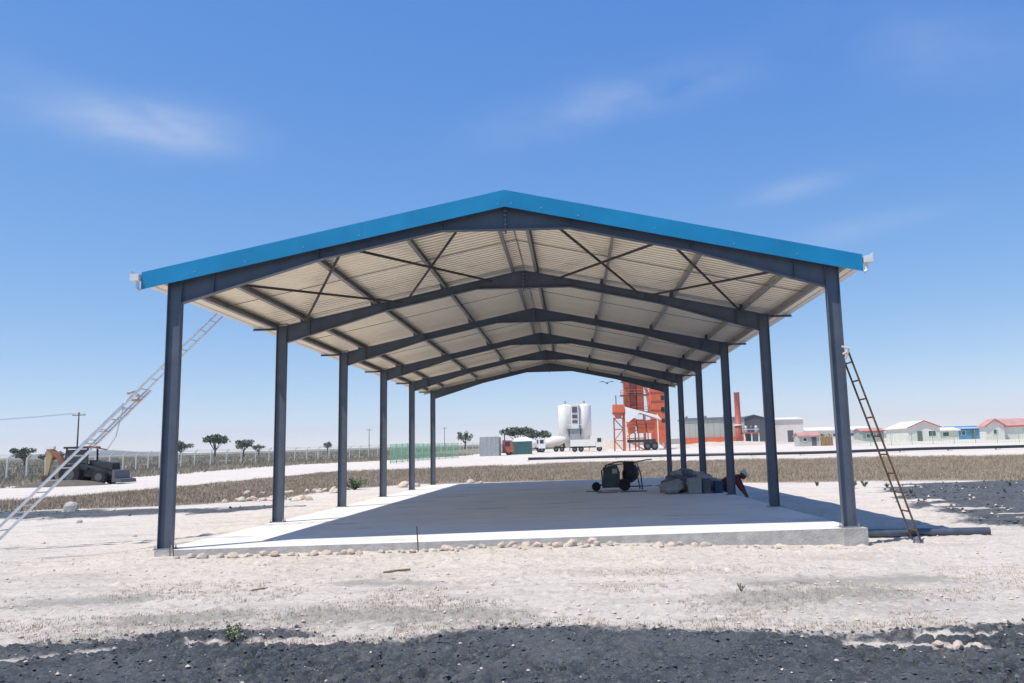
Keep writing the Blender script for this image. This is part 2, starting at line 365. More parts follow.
# far hills on the horizon
def hills():
    mb = MB(); xsn = np.linspace(-3600, -900, 60)
    for k, x in enumerate(xsn):
        t = (x+3600)/2700; y = 3300+200*math.sin(t*3); e = 20+65*float(fbm(np.array(t*6.), np.array(.5), 4, 3))*(1-smooth01((t-.55)/.4)) + 10*float(fbm(np.array(t*22.), np.array(2.5), 3, 5))
        mb.v += [(x, y-250, 0), (x, y, e), (x, y+150, 0)]
        if k: b = 3*k; mb.f += [(b-3, b, b+1, b-2), (b-2, b+1, b+2, b-1)]; mb.m += [0, 0]
    return struct(mb.build('hills', M['hill'], smooth=True))
hills()

# ------------------------------------------------------------------ floor slab
BAY = 5.607; NF = 6; YE = BAY*(NF-1)
m, n, l, p = newmat('cement_floor')
p.inputs['Roughness'].default_value = .85; p.inputs['Specular IOR Level'].default_value = .25
geo = n.new('ShaderNodeNewGeometry')
cc = gmix(ramp(gnoise(.5), .3, .7), (.74, .72, .69), (.66, .64, .61))
cc = gmix(ramp(gnoise(1.6, 7, .65, (.4, 1.2, 1)), .55, .75), cc, (.53, .51, .48))
cc = gmix(ramp(gnoise(.8, 8, .7, (.5, 1, 1)), .54, .70), cc, (.40, .385, .365))
cc = gmix(ramp(gnoise(18, 5, .7), .62, .8), cc, (.55, .52, .49))
l.new(cc, p.inputs['Base Color'])
bmp = n.new('ShaderNodeBump'); bmp.inputs['Strength'].default_value = .2; bmp.inputs['Distance'].default_value = .01
l.new(gnoise(40, 5, .7), bmp.inputs['Height']); l.new(bmp.outputs[0], p.inputs['Normal'])
FLOOR = m
sb = MB()
x0, x1, y0, y1 = -5.98, 5.98, -.05, YE+.35
N = 60
# front edge slightly uneven
top = []; bot = []
for i in range(N+1):
    x = x0+(x1-x0)*i/N; w = .018*(float(fbm(np.array(x*1.7), np.array(3.), 3, 2))-.5)
    top.append((x, y0+w, 0)); bot.append((x, y0+w-.035-.03*float(vnoise(np.array(x*4.), np.array(1.), 4)), -.55))
sb.v += top+bot+[(x0, y1, 0), (x1, y1, 0), (x0, y1, -.55), (x1, y1, -.55)]
T, Bq, e = 0, N+1, 2*N+2
sb.f += [(i, Bq+i, Bq+i+1, i+1)[::1] for i in range(N)]+[tuple(range(N+1))+(e+1, e), (0, e, e+2, Bq), (N, Bq+N, e+3, e+1), (e, e+1, e+3, e+2)]
sb.m += [1]*N+[0]+[1]*3
M['edge'] = mat('rough_formed_concrete', (.40, .385, .36), .95, 0, .22, 5, .6, 30)
slab = struct(sb.build('concrete_floor', [FLOOR, M['edge']]))
for sx in (-1, 1):                       # column footings, a little wider than the slab
    for i in range(NF):
        xa, xb2 = sorted((sx*5.70, sx*(6.12 if sx > 0 else 5.992))); w = .006
        MB().box((xa, i*BAY-(.13 if sx > 0 else .056), -.56), (xb2, i*BAY+.36, -.004 if i else .003)).build('footing', M['edge'], slab)

# ------------------------------------------------------------------ steel canopy
K = .2117; XO = 6.4; ZR = 6.12           # roof slope, eave overhang, ridge height of the sheets
shed = thing('steel_canopy', 'open-sided grey steel portal-frame shed with blue-edged gable roof on a concrete slab', 'shed', (0, 0, 0))
def ibeam_col(zb, zt, d=.24, w=.12, tf=.012, tw=.009):
    mb = MB(); c = .1
    mb.box((0, c-w/2, zb), (tf, c+w/2, zt)); mb.box((d-tf, c-w/2, zb), (d, c+w/2, zt)); mb.box((tf, c-tw/2, zb), (d-tf, c+tw/2, zt)); return mb
RT0 = 5.90                                # rafter top at the apex
bott = [(5.755, 4.25), (3.35, 5.90-K*3.35-.215), (1.15, 5.453), (0, 5.453)]
colm = ibeam_col(.016, RT0-K*6.0+.035).mesh('column', M['steel'])
bpm = MB().cbox((.12, .1, .008), (.32, .22, .016)).mesh('base_plate', M['plate'])
ancm = MB().lathe((0, 0, .016), [(.016, 0), (.016, .022), (.009, .022), (.009, .06)], 6).mesh('anchor_bolt', M['bolt'])
capm = MB().cbox((.12, .1, 0), (.28, .14, .014)).mesh('cap_plate', M['steel'])
def rafter_mesh(sx):
    mb = MB(); tw, tf, w = .009, .012, .2
    topl = [(5.755, RT0-K*5.755), (3.35, RT0-K*3.35), (1.15, RT0-K*1.15), (.012, RT0-K*.012)]
    for i in range(3):
        (ax, az), (bx_, bz) = bott[i], (max(bott[i+1][0], .012), bott[i+1][1]); (cx, cz), (dx, dz) = topl[i+1], topl[i]
        mb.prism([(sx*ax, w/2-tw/2, az), (sx*bx_, w/2-tw/2, bz), (sx*cx, w/2-tw/2, cz), (sx*dx, w/2-tw/2, dz)], (0, tw, 0))
        for (p1, p2, s) in (((ax, az), (bx_, bz), -1), ((dx, dz), (cx, cz), 1)):
            mb.prism([(sx*p1[0], .035, p1[1]), (sx*p2[0], .035, p2[1]), (sx*p2[0], .035, p2[1]-s*tf), (sx*p1[0], .035, p1[1]-s*tf)], (0, .13, 0))
    for xx in (5.2, 3.35, 1.15):                         # web stiffeners
        zb = np.interp(xx, [b[0] for b in bott[::-1]], [b[1] for b in bott[::-1]]); zt = RT0-K*xx
        mb.box((sx*xx-.004, .045, zb+tf), (sx*xx+.004, w/2-tw/2, zt-tf))
    return mb.mesh('rafter', M['steel'])
rm = {s: rafter_mesh(s) for s in (-1, 1)}
ap = MB().box((-.012, .03, 5.40), (.012, .17, RT0-.02)).mesh('apex_plate', M['steel'])
abm = MB().lathe((-.024, .05, 0), [(.015, 0), (.015, .048)], 6, (1, 0, 0)).mesh('bolt', M['bolt'])
for i in range(NF):
    y = i*BAY
    for sx in (-1, 1):
        c_ = put('column', colm, shed, (-6.0 if sx < 0 else 5.76, y, 0))
        put('base_plate', bpm, c_, (0, 0, .003 if i == 0 else 0)); 
        for ax, ay in (((-.02, .02), (-.02, .18), (.26, .02), (.26, .18)) if i < 2 else ()): put('anchor_bolt', ancm, c_, (ax, ay, 0))
        put('cap_plate', capm, c_, (0, 0, RT0-K*5.88+.012), (0, sx*math.atan(K), 0))
        put('rafter', rm[sx], shed, (0, y, 0))
        eb = MB(); eb.box((0, .06, 0), (.62, .14, .012)); eb.box((0, .095, .012), (.62, .105, .055))
        if i: put('eave_bracket', eb.mesh('eave_bracket', M['steel']), shed, (-6.58 if sx < 0 else 5.96, y, 4.568))
    a_ = put('apex_plate', ap, shed, (0, y, 0)); 
    for k in range(5 if i < 3 else 0): put('bolt', abm, a_, (0, 0, 5.46+k*.085))
# purlins: lipped channels on edge along the roof
def purlin_mesh(L):
    mb = MB(); d, b, t, lip = .15, .065, .004, .018
    mb.box((0, 0, 0), (t, L, d)); mb.box((t, 0, 0), (b, L, t)); mb.box((t, 0, d-t), (b, L, d)); mb.box((b-t, 0, t), (b, L, lip)); mb.box((b-t, 0, d-lip), (b, L, d-t)); return mb
PX = [.28, 1.95, 3.65, 5.35, 6.12]
pm = purlin_mesh(YE+.26).mesh('purlin', M['purlin'])
for sx in (-1, 1):
    for x in PX:
        put('purlin', pm, shed, (sx*x, -.03, RT0-K*x+.008), (0, sx*math.atan(K), math.pi if False else 0))
cl = MB().box((-.05, .06, 0), (.05, .068, .14)).box((-.05, .068, 0), (.05, .14, .008)); clm = cl.mesh('purlin_cleat', M['steel'])
for i in range(1, NF):
    for sx in (-1, 1):
        for x in PX[1:4]: put('purlin_cleat', clm, shed, (sx*x-.03, i*BAY, RT0-K*x+.003), (0, sx*math.atan(K), 0))
# sag rods half-way along each bay
for i in range(NF-1):
    for sx in (-1, 1):
        y = (i+.5)*BAY+.1
        MB().tube([(sx*.0, y, RT0+.075), (sx*6.12, y, RT0-K*6.12+.075)], .007, 6).build('sag_rod', M['rod'], shed)
# cross bracing in the first and last bay, both slopes
def brace(sx, xa, ya, xb_, yb, dz, w=.055):
    za, zb = RT0-K*xa-dz, RT0-K*xb_-dz
    MB().beam((sx*xa, ya, za), (sx*xb_, yb, zb), w, .006).beam((sx*xa, ya, za-.02), (sx*xb_, yb, zb-.02), .006, .045).build('brace', M['rod'], shed)
for yy in (0,):
    for sx in (-1, 1):
        for (xa, xb_) in ((.75, 2.8), (2.95, 5.3)):
            brace(sx, xa, yy+.2, xb_, yy+BAY, .045); brace(sx, xb_, yy+.2, xa, yy+BAY, .10)
# roof sheets
rib, cover = .2, .8
def sheet_mesh(sx):
    prof = []
    for k in range(4):
        y = k*rib; prof += [(y, 0), (y+.075, 0), (y+.1, .042), (y+.145, .042), (y+.17, 0)]
    prof += [(.8, 0), (.83, 0)]
    mb = MB(); t = .004; nP = len(prof); xa, xb_ = .02, XO+.03
    for tt in (0, t):
        for x in (xa, xb_): mb.v += [(sx*x, y, -K*x+z+tt) for y, z in prof]
    for k in range(nP-1):
        lo = (k, k+1, nP+k+1, nP+k); hi = tuple(2*nP+q for q in lo)
        mb.f += [lo[::-1] if sx < 0 else lo, hi if sx < 0 else hi[::-1]]; mb.m += [0, 1]
        mb.f.append((nP+k, nP+k+1, 3*nP+k+1, 3*nP+k)); mb.m.append(1)
    return mb.mesh('roof_sheet', [M['soffit'], M['blue']])
for sx in (-1, 1):
    sm = sheet_mesh(sx)
    for k in range(36): put('roof_sheet', sm, shed, (0, -.06+k*cover, RT0+.165+.003*(k % 2)))
MB().prism([(-.22, -.07, ZR-K*.22), (0, -.07, ZR), (.22, -.07, ZR-K*.22), (0, -.07, ZR+.004)], (0, 28.9, 0), 0).prism([(-.2, -.068, ZR-.006-K*.2), (0, -.068, ZR-.008), (.2, -.068, ZR-.006-K*.2), (0, -.068, ZR-.004)], (0, 28.8, 0), 1).build('ridge_cap', [M['blue'], M['soffit']], shed)
# blue barge flashing, three lapped lengths per slope, folded over the top
for yy, s in ((-.10, 1), (YE+.50, -1)):
    for sx in (-1, 1):
        cuts = [0, 1.32 if sx > 0 else 2.6, 4.1 if sx > 0 else 4.6, XO]
        for k in range(3):
            a, b = cuts[k]-(.05 if k else 0), cuts[k+1]; dy = -.0025*(k % 2)*s; zt = 6.145+.001*k
            mb = MB(); th = .003
            fpol = [(sx*a, yy+dy, zt-K*a), (sx*b, yy+dy, zt-K*b), (sx*b, yy+dy, zt-K*b-.305), (sx*a, yy+dy, zt-K*a-.305)]
            mb.prism(fpol, (0, s*th, 0))
            mb.prism([(sx*a, yy+dy, zt-K*a), (sx*b, yy+dy, zt-K*b), (sx*b, yy+dy+s*.16, zt-K*b+.003), (sx*a, yy+dy+s*.16, zt-K*a+.003)], (0, 0, th))
            mb.prism([(sx*a, yy+dy, zt-K*a-.305), (sx*b, yy+dy, zt-K*b-.305), (sx*b, yy+dy+s*.03, zt-K*b-.298), (sx*a, yy+dy+s*.03, zt-K*a-.298)], (0, 0, -th))
            if s < 0: mb.prism([(x_, y_-th-.002, z_) for x_, y_, z_ in fpol], (0, -.002, 0), 1)
            fp = mb.build('barge_flashing', [M['blue'], M['soffit']], shed)
            if s > 0:
                for (xx, dz) in [(a+.05, .23), ((a+b)/2, .21)]:
                    if xx < .06: xx = .12
                    MB().lathe((sx*xx, yy+dy-.006, zt-K*xx-dz), [(.012, 0), (.012, .008)], 8, (0, 1, 0)).build('screw', M['bolt'], fp)
# gutters
for sx in (-1, 1):
    zg = 6.145-K*XO-.01; xg = sx*(XO+.02); mb = MB(); w, h_, t = .15, .14, .004; Lg = 28.9
    def gb(xa, xb_, za, zb): mb.box((min(xg+sx*xa, xg+sx*xb_), -.16, za), (max(xg+sx*xa, xg+sx*xb_), -.16+Lg, zb))
    gb(0, t, zg-h_, zg-.03); gb(t, w, zg-h_, zg-h_+t); gb(w-t, w, zg-h_+t, zg+.03); gb(w, w+.02, zg+.026, zg+.03)
    g = mb.build('gutter', M['gutter'], shed)
    MB().box((min(xg, xg+sx*w), -.166, zg-h_), (max(xg, xg+sx*w), -.161, zg-.02)).build('stop_end', M['gutter'], g)
    for k in range(12):
        MB().box((min(xg-sx*.06, xg+sx*w), .15+k*2.5, zg+.032), (max(xg-sx*.06, xg+sx*w), .18+k*2.5, zg+.037)).build('gutter_strap', M['bolt'], g)
    MB().tube([(xg+sx*.05, -.09, zg-h_), (xg+sx*.05, -.09, zg-h_-.13), (xg+sx*.0, -.09, zg-h_-.17)], .028, 10).build('outlet', M['gutter'], g)
    sf = MB().box((min(sx*6.19, sx*XO), -.03, 4.644), (max(sx*6.19, sx*XO), YE+.3, 4.650)).build('eave_soffit', M['soffit'], shed)

# ------------------------------------------------------------------ ladders
def ladder(t, a, b, side, r, n, mrail, box=None):
    """two rails from a to b, offset +-side, n rungs"""
    a, b, side = Vector(a), Vector(b), Vector(side)
    for s in (-1, 1):
        mb = MB()
        if box: mb.beam(a+side*s, b+side*s, box[0], box[1], side)
        else: mb.tube([a+side*s, b+side*s], r, 8)
        mb.build('rail', mrail, t)
    for k in range(n):
        q = a+(b-a)*((k+.6)/(n+.2)); MB().tube([q-side, q+side], r*.8, 8).build('rung', mrail, t)
base = Vector((-10.95, 3.05, ground_z(-10.95, 3.05))); topp = Vector((-6.5, 4.05, 4.86)); dr = (topp-base)
t = thing('extension_ladder', 'long silver aluminium extension ladder leaning against the roof eave', 'ladder', base)
sd = Vector((dr.y*-.02, .2, 0))
nrm = dr.cross(Vector((0, 1, 0))).normalized(); nrm = nrm if nrm.z > 0 else -nrm
ladder(t, base, base+dr*.64, Vector((.0, .23, 0)), .017, 13, M['alu'], (.03, .075))
ladder(t, base+dr*.40+nrm*.05, topp+nrm*.05, Vector((0, .17, 0)), .014, 14, M['alu'], (.026, .06))
pt_ = base+dr*.60+nrm*.08
MB().tube([pt_+Vector((0, -.24, .06)), pt_+Vector((.0, 0, .12)), pt_+Vector((0, .24, .04)), pt_+Vector((.05, .1, -.08)), pt_+Vector((-.02, -.15, -.06))], .03, 6).build('lashing', M['rope'], t)
rp = [pt_+Vector((-.05, -.23, -.05)), pt_+Vector((-.12, -.25, -.45)), pt_+Vector((-.2, -.26, -.85)), pt_+Vector((-.36, -.27, -1.12)), pt_+Vector((-.55, -.28, -1.08))]
hr = MB().tube(rp, .011, 6).build('hanging_rope', M['alu'], t)
MB().tube([rp[-2], rp[-1], rp[-1]+Vector((-.2, 0, .04))], .016, 6).build('rope_end', M['ropeo'], hr)
bA = Vector((7.0, -.18, ground_z(7, -.18)+.02)); tA = Vector((5.96, -.18, 3.05))
t = thing('steel_ladder', 'rusty brown steel ladder tied against the front column beside the black pipe', 'ladder', (bA.x, bA.y, bA.z-.02))
mid = Vector((0, .19, 0))
ladder(t, bA+mid, tA+mid+Vector((.03, 0, 0)), Vector((.0, .19, 0)), .018, 10, M['rust'])
q = tA+Vector((-.02, .0, -.02))
MB().tube([q+Vector((-.06, -.0, .1)), q+Vector((.05, -.05, .06)), q+Vector((.05, .03, -.02)), q+Vector((-.05, -.05, -.03)), q+Vector((.04, -.06, .02)), q+Vector((-.02, -.04, -.12))], .02, 6).build('rope_lashing', M['rope'], t)

# steel tube on the ground to the right of the slab
zt_ = ground_z(7.2, 1.25)
mb = MB(); pts = [Vector((6.30, 1.42, ground_z(6.3, 1.42)+.075)), Vector((8.83, 1.16, ground_z(8.83, 1.16)+.07))]
d_ = (pts[1]-pts[0]).normalized(); 
mb.tube(pts, .075, 14, caps=False); mb.tube([pts[1]+d_*.0005, pts[0]-d_*.0005], .062, 14, caps=False)
tag(mb.build('steel_pipe', M['tube'], smooth=True, at=(7.5, 1.3, zt_)), 'dark grey steel tube lying on the sand beside the slab', 'pipe')

# ------------------------------------------------------------------ stones and small litter
def rock_mesh(seed, sub=2):
    import bmesh
    bm = bmesh.new(); bmesh.ops.create_icosphere(bm, subdivisions=sub, radius=1); r = random.Random(seed)
    off = [Vector((r.uniform(-1, 1), r.uniform(-1, 1), r.uniform(-1, 1))).normalized() for _ in range(9)]; dd = [r.uniform(.55, .9) for _ in off]
    for v in bm.verts:
        for o_, d in zip(off, dd):
            e = v.co.dot(o_)-d
            if e > 0: v.co -= o_*e*.85
        v.co *= r.uniform(.94, 1.05)
    me = bpy.data.meshes.new('stone'); bm.to_mesh(me); bm.free(); return me
RK = [rock_mesh(s) for s in range(7)]
for i, me in enumerate(RK): me.materials.append(M['rock'] if i % 3 else M['rock2'])
def stones(path, label, group, name='stone'):
    for (x, y, s) in path:
        z = ground_z(x, y); o = put(name, random.choice(RK), None, (x, y, z+s*.25), (random.uniform(-.3, .3), random.uniform(-.3, .3), random.uniform(0, 6)), (s*random.uniform(.9, 1.3), s*random.uniform(.8, 1.05), s*random.uniform(.55, .75)))
        tag(o, label, 'stone', group)
ra = random.Random(3); L1 = []; L2 = []
x = -3.3
while x < 3.3:
    s = ra.choice([.04, .05, .06, .07, .085, .10]); L1.append((x, -.32-ra.uniform(0, .22), s)); x += s*1.25+ra.uniform(.02, .12)
for k in range(9): L1.append((ra.uniform(-.9, 2.6), -.62-ra.uniform(0, .2), ra.choice([.03, .04, .05])))
for (x, s) in [(1.05, .13), (1.42, .12), (.05, .11), (.3, .10), (-1.0, .11), (-2.6, .09)]: L1.append((x, -.42, s))
for (x, y, s) in [(-5.25, -.34, .09), (-5.0, -.45, .10), (-4.75, -.40, .08), (-4.5, -.52, .12), (-4.3, -.36, .07), (-4.05, -.38, .08), (-3.85, -.42, .09), (-3.6, -.36, .08), (-5.45, -.4, .05), (-4.1, -.6, .05), (-3.45, -.5, .05)]: L2.append((x, y, s))
for k in range(16): L2.append((3.4+ra.uniform(0, 2.3), -.36-ra.uniform(0, .3), ra.choice([.025, .03, .04, .05])))
stones(L1, 'pale limestone lump in the row along the front edge of the slab', 'pale stones along the slab front')
stones(L2[:11], 'pale stone by the corner footing nearest the silver ladder', 'pale stones at the corner footing')
stones(L2[11:], 'small pale stone scattered before the slab near the steel ladder', 'small stones near the steel ladder')
L3 = []
for k in range(34): L3.append((-11.4+ra.gauss(0, 1.1), 21.0+ra.gauss(0, .7), ra.choice([.07, .1, .12, .16, .22])))
stones(L3, 'pale broken stone in the rubble heap on the dry grass edge', 'rubble heap on the grass edge', 'rubble_stone')
L4 = [(-11.9+ra.gauss(0, 1.2), 28.5+ra.gauss(0, 1.), ra.choice([.08, .12, .16, .2])) for k in range(26)]
stones(L4, 'pale stone in the low spoil heap near the green bush', 'spoil heap stones', 'spoil_stone')
stones([(4.25, -7.72, .07), (4.4, -7.74, .06), (4.1, -7.68, .05), (4.55, -7.7, .035)], 'pale stone half sunk in the dark churned soil', 'stones in the dark soil')
stones([(-7.8, 30.5, .42), (-7.2, 31.0, .2), (-4.6, 33, .25), (-4.0, 32.6, .15)], 'white boulder on the dirt behind the slab', 'white boulders behind the slab', 'boulder')
stones([(-17.2, 17.0, .36), (-24, 19, .3), (-13.2, 10.5, .12), (-10.4, 4.2, .05), (-9.1, 5.5, .06)], 'pale stone on open sand around the silver ladder', 'stones around the silver ladder')
# pebbles and clods: far too many to count
def scatter(name, pts, material, kind):
    import bmesh
    vs = []; fs = []; bv = np.array([(0, 0, 1), (.9, 0, .1), (.2, .85, 0), (-.75, .5, .15), (-.7, -.55, -.05), (.3, -.9, .1), (0, 0, -.8)]); bf = [(0, 1, 2), (0, 2, 3), (0, 3, 4), (0, 4, 5), (0, 5, 1), (6, 2, 1), (6, 3, 2), (6, 4, 3), (6, 5, 4), (6, 1, 5)]
    for (x, y, s) in pts:
        a = random.uniform(0, 6.28); c_, s_ = math.cos(a), math.sin(a); q = bv*(1+RNG.uniform(-.3, .3, bv.shape)); R_ = np.array([[c_, -s_, 0], [s_, c_, 0], [0, 0, .7]])
        q = q@R_.T*s+np.array([x, y, ground_z(x, y)+s*.3]); b = len(vs); vs += [tuple(t) for t in q]; fs += [tuple(i+b for i in f) for f in bf]
    mb = MB(); mb.v = vs; mb.f = fs; mb.m = [0]*len(fs); o = mb.build(name, material); return stuff(o)
cl_ = []; pb = []; dp = []
while len(cl_) < 7000:
    x, y = ra.uniform(-5.5, 7), ra.uniform(-9.3, -5.6)
    if field(f_dark, x, y) > -.12: cl_.append((x, y, .004+.022*ra.random()**2.6))
while len(pb) < 3200:
    x, y = ra.uniform(-9, 9), -6.6+8*ra.random()**1.4
    if y > -.2 and abs(x) < 6.3: continue
    pb.append((x, y, .005+.026*ra.random()**4))
while len(dp) < 150:
    x, y = ra.uniform(-5, 7), ra.uniform(-9, -6)
    if field(f_dark, x, y) > 0: dp.append((x, y, .008+.018*ra.random()**2))
rp_ = []
while len(rp_) < 1300:
    x, y = ra.uniform(9, 26), ra.uniform(2, 21)
    if field(f_r, x, y) > 0: rp_.append((x, y, .015+.07*ra.random()**3))
for k in range(350):
    x, y = ra.uniform(-26, -8.5), ra.uniform(12, 20)
    if field(f_l, x, y) > -.1: rp_.append((x, y, .015+.06*ra.random()**3))
tag(scatter('soil_clods', cl_+rp_, M['clod'], 0), 'loose dark crumbs of churned black soil', 'soil')
for k in range(380):
    x, y = ra.uniform(9, 26), ra.uniform(2, 21)
    if field(f_r, x, y) > -.3: dp.append((x, y, .012+.06*ra.random()**3))
tag(scatter('pebbles', pb+dp, M['rock'], 0), 'scattered small pale pebbles on sand and black soil', 'pebbles')
# twigs, offcuts, reinforcing bars
def litter(name, p, q, r, material, label, cat, group=None):
    a, b = Vector((p[0], p[1], ground_z(*p[:2])+p[2])), Vector((q[0], q[1], ground_z(*q[:2])+q[2]))
    tag(MB().tube([a, (a+b)/2+Vector((.004, 0, .006)), b], r, 6).build(name, material, at=tuple(a)), label, cat, group)
litter('wood_offcut', (-1.62, -2.45, .015), (-1.27, -2.28, .02), .016, M['wood'], 'thin timber offcut lying on the sand before the slab', 'stick')
litter('stick', (-3.05, -3.6, .01), (-2.85, -3.5, .015), .012, M['wood'], 'short dark stick on the bare sand facing the corner footing', 'stick')
litter('reinforcing_bar', (-1.50, -.36, -.05), (-1.54, -.30, .42), .011, M['rust'], 'rusty reinforcing bar standing upright at the slab front', 'bar')
for (px, l) in ((-5.66, .24), (-5.60, .13)):
    litter('reinforcing_bar', (px, -.2, -.05), (px-.02, -.19, l), .008, M['rust'], 'thin bar sticking up at the corner footing nearest the silver ladder', 'bar', 'bars at the corner footing')

# ------------------------------------------------------------------ plants
def leaf_cloud(mb, c, r, nleaf, size, rnd, flat=1., mi=0):
    for _ in range(nleaf):
        d = Vector((rnd.gauss(0, 1), rnd.gauss(0, 1), rnd.gauss(0, 1))).normalized()*(rnd.random()**.4); p_ = Vector(c)+Vector((d.x*r[0], d.y*r[1], d.z*r[2]))
        u = Vector((rnd.gauss(0, 1), rnd.gauss(0, 1), rnd.gauss(0, 1)*flat)).normalized(); v = u.orthogonal().normalized(); s = size*rnd.uniform(.5, 1.2)
        mb.add([p_-u*s, p_+v*s*.5, p_+u*s, p_-v*s*.5], [(0, 1, 2, 3)], mi)
def weed(x, y, h_, nst, label, material='green_leaf', name='weed', cat='weed', spread=.6, group=None, ls=.06):
    z = ground_z(x, y); t = thing(name, label, cat, (x, y, z), group); rnd = random.Random(int(x*100+y*7)); st = MB(); lf = MB()
    for _ in range(nst):
        a = rnd.uniform(0, 6.28); b = rnd.uniform(.1, spread)*h_; hh = h_*rnd.uniform(.5, 1); tip = Vector((x+b*math.cos(a), y+b*math.sin(a), z+hh))
        st.tube([(x, y, z-.02), tip], [.012*h_*2+.002, .002], 4)
        for k in range(6): leaf_cloud(lf, Vector((x, y, z)).lerp(tip, rnd.uniform(.3, 1)), (.05*h_*2,)*3, 3, ls*h_*2, rnd)
    st.build('stem', M['bark'], t); lf.build('leaves', M[material], t)
weed(-2.02, -6.83, .2, 13, 'small green weed growing in the dark soil', 'pale_leaf', spread=.8, ls=.035)
weed(2.95, -5.2, .09, 6, 'tiny dry weed on the pale sand', 'scrubleaf')
weed(12.0, 18.8, .32, 22, 'leafy green bush on the sand behind the steel ladder', name='bush', cat='bush', group=None, ls=.08)
for k, (x, y, s) in enumerate([(11.2, 21.0, .22), (12.6, 19.2, .28), (13.2, 18.4, .2)]): weed(x, y, s, 10, 'low green shrub at the edge of the dry grass bank', name='shrub', cat='shrub', group='shrubs by the dry bank', ls=.08)
weed(-10.0, 29.2, .62, 30, 'rounded green bush between the slab and the dry grass', name='bush', cat='bush', spread=1.1, ls=.06)
for k, (x, y) in enumerate([(15.2, 13.2), (17.2, 16.8), (12.4, 14.0)]): weed(x, y, .18, 8, 'small dark weed clump on the black soil patch', name='weed', cat='weed', group='weeds on the black soil', ls=.08)
def blades(name, pts, hmin, hmax, material, nb, width, spread, label, cat):
    P = []; n_ = len(pts)*nb; base_ = np.repeat(np.array(pts), nb, 0); a = RNG.uniform(0, 6.28, n_); r = RNG.uniform(0, spread, n_)
    bx_ = base_[:, 0]+r*np.cos(a); by_ = base_[:, 1]+r*np.sin(a); bz_ = base_[:, 2]-.03; hh = RNG.uniform(hmin, hmax, n_)*np.repeat(RNG.uniform(.55, 1.1, len(pts)), nb); b = RNG.uniform(0, 6.28, n_); le = hh*RNG.uniform(.1, .7, n_); wd = width*RNG.uniform(.6, 1.3, n_); c_ = RNG.uniform(0, 6.28, n_)
    v = np.empty((n_, 3, 3)); v[:, 0] = np.stack([bx_-wd*np.cos(c_), by_-wd*np.sin(c_), bz_], -1); v[:, 1] = np.stack([bx_+wd*np.cos(c_), by_+wd*np.sin(c_), bz_], -1); v[:, 2] = np.stack([bx_+le*np.cos(b), by_+le*np.sin(b), bz_+hh], -1)
    me = bpy.data.meshes.new(name); me.vertices.add(n_*3); me.vertices.foreach_set('co', v.astype(np.float32).ravel()); me.loops.add(n_*3); me.loops.foreach_set('vertex_index', np.arange(n_*3, dtype=np.int32))
    me.polygons.add(n_); me.polygons.foreach_set('loop_start', np.arange(0, n_*3, 3, dtype=np.int32)); me.polygons.foreach_set('loop_total', np.full(n_, 3, dtype=np.int32)); me.update(calc_edges=True); me.materials.append(M[material])
    return tag(stuff(put(name, me)), label, cat)
stb = []
while len(stb) < 5200:
    x, y = ra.uniform(-6, 8), -6.9+4.2*ra.random()**1.5
    if field(f_dark, x, y) < .1 and float(vnoise(np.array(x*1.1), np.array(y*1.6), 77))+.35*field(rough, x, y) > .5: stb.append((x, y, ground_z(x, y)+.028))
blades('straw_stubble', stb, .012, .045, 'straw', 5, .0035, .06, 'short dry straw stubble trodden into the pale sand', 'stubble')
gp = []
while len(gp) < 42000:
    x = ra.uniform(-32, 48); y = 18+52*ra.random()**1.25
    if field(f_grass, x, y)+ra.uniform(-.3, .3) > .15 and abs((x-1.1)/(y+15)) < .75: gp.append((x, y, ground_z(x, y)))
blades('dry_grass', gp, .05, .24, 'straw', 6, .018, .4, 'dry straw-coloured grass covering the banks behind the shed', 'grass')
sp = []
while len(sp) < 5200:
    y = 40+110*ra.random(); fxx = float(np.interp(y, [-60, 0, 40, 95, 132, 200], [-80, -60, -47, -46, -30, -10])); x = fxx+ra.uniform(-1, 1)**3*6+1.2
    if x < -33.5 or y > 70: sp.append((x, y, ground_z(x, y)))
blades('roadside_scrub', sp, .15, .75, 'scrubleaf', 9, .05, .7, 'olive-brown scrub growing along the concrete-post fence', 'scrub')
sv = []
while len(sv) < 9000:
    y = 60+500*ra.random()**1.6; x = -30-y*1.0*ra.random()-10
    if x < float(np.interp(y, [0, 40, 95, 132, 200, 800], [-60, -47, -46, -30, -10, 120]))-2: sv.append((x, y, ground_z(x, y)))
blades('savanna_scrub', sv, .25, .9, 'scrubleaf', 9, .12, 2.2, 'open dry savanna scrub beyond the concrete-post fence', 'scrub')
def tree(x, y, h_, w_, label, shape=0, group='far savanna trees'):
    z = ground_z(x, y); t = thing('savanna_tree', label, 'tree', (x, y, z), group); rnd = random.Random(int(x*13+y)); tr = MB()
    tr.tube([(x, y, z-.3), (x+.1, y, z+h_*.3), (x+.2, y, z+h_*.55)], [.05*h_, .04*h_, .02*h_], 7); lf = MB()
    for k in range(13):
        a = rnd.uniform(0, 6.28); rr = rnd.uniform(.1, .5)*w_; c = Vector((x+rr*math.cos(a), y+rr*math.sin(a), z+h_*(rnd.uniform(.5, .88) if shape == 0 else rnd.uniform(.72, .9))))
        tr.tube([(x+.1, y, z+h_*.3), c], [.018*h_, .006*h_], 5); leaf_cloud(lf, c, (.2*w_, .2*w_, .13*h_), 75, .055*w_, rnd)
    tr.build('trunk', M['bark'], t); lf.build('crown', M['tree_leaf'], t)
def px(xp, D):           # bearing of a picture column as an X offset at distance D (used to set out the far background)
    return CAM.x+(fwd.x+rgt.x*(xp-589.9)/855)*D, CAM.y+(fwd.y+rgt.y*(xp-589.9)/855)*D
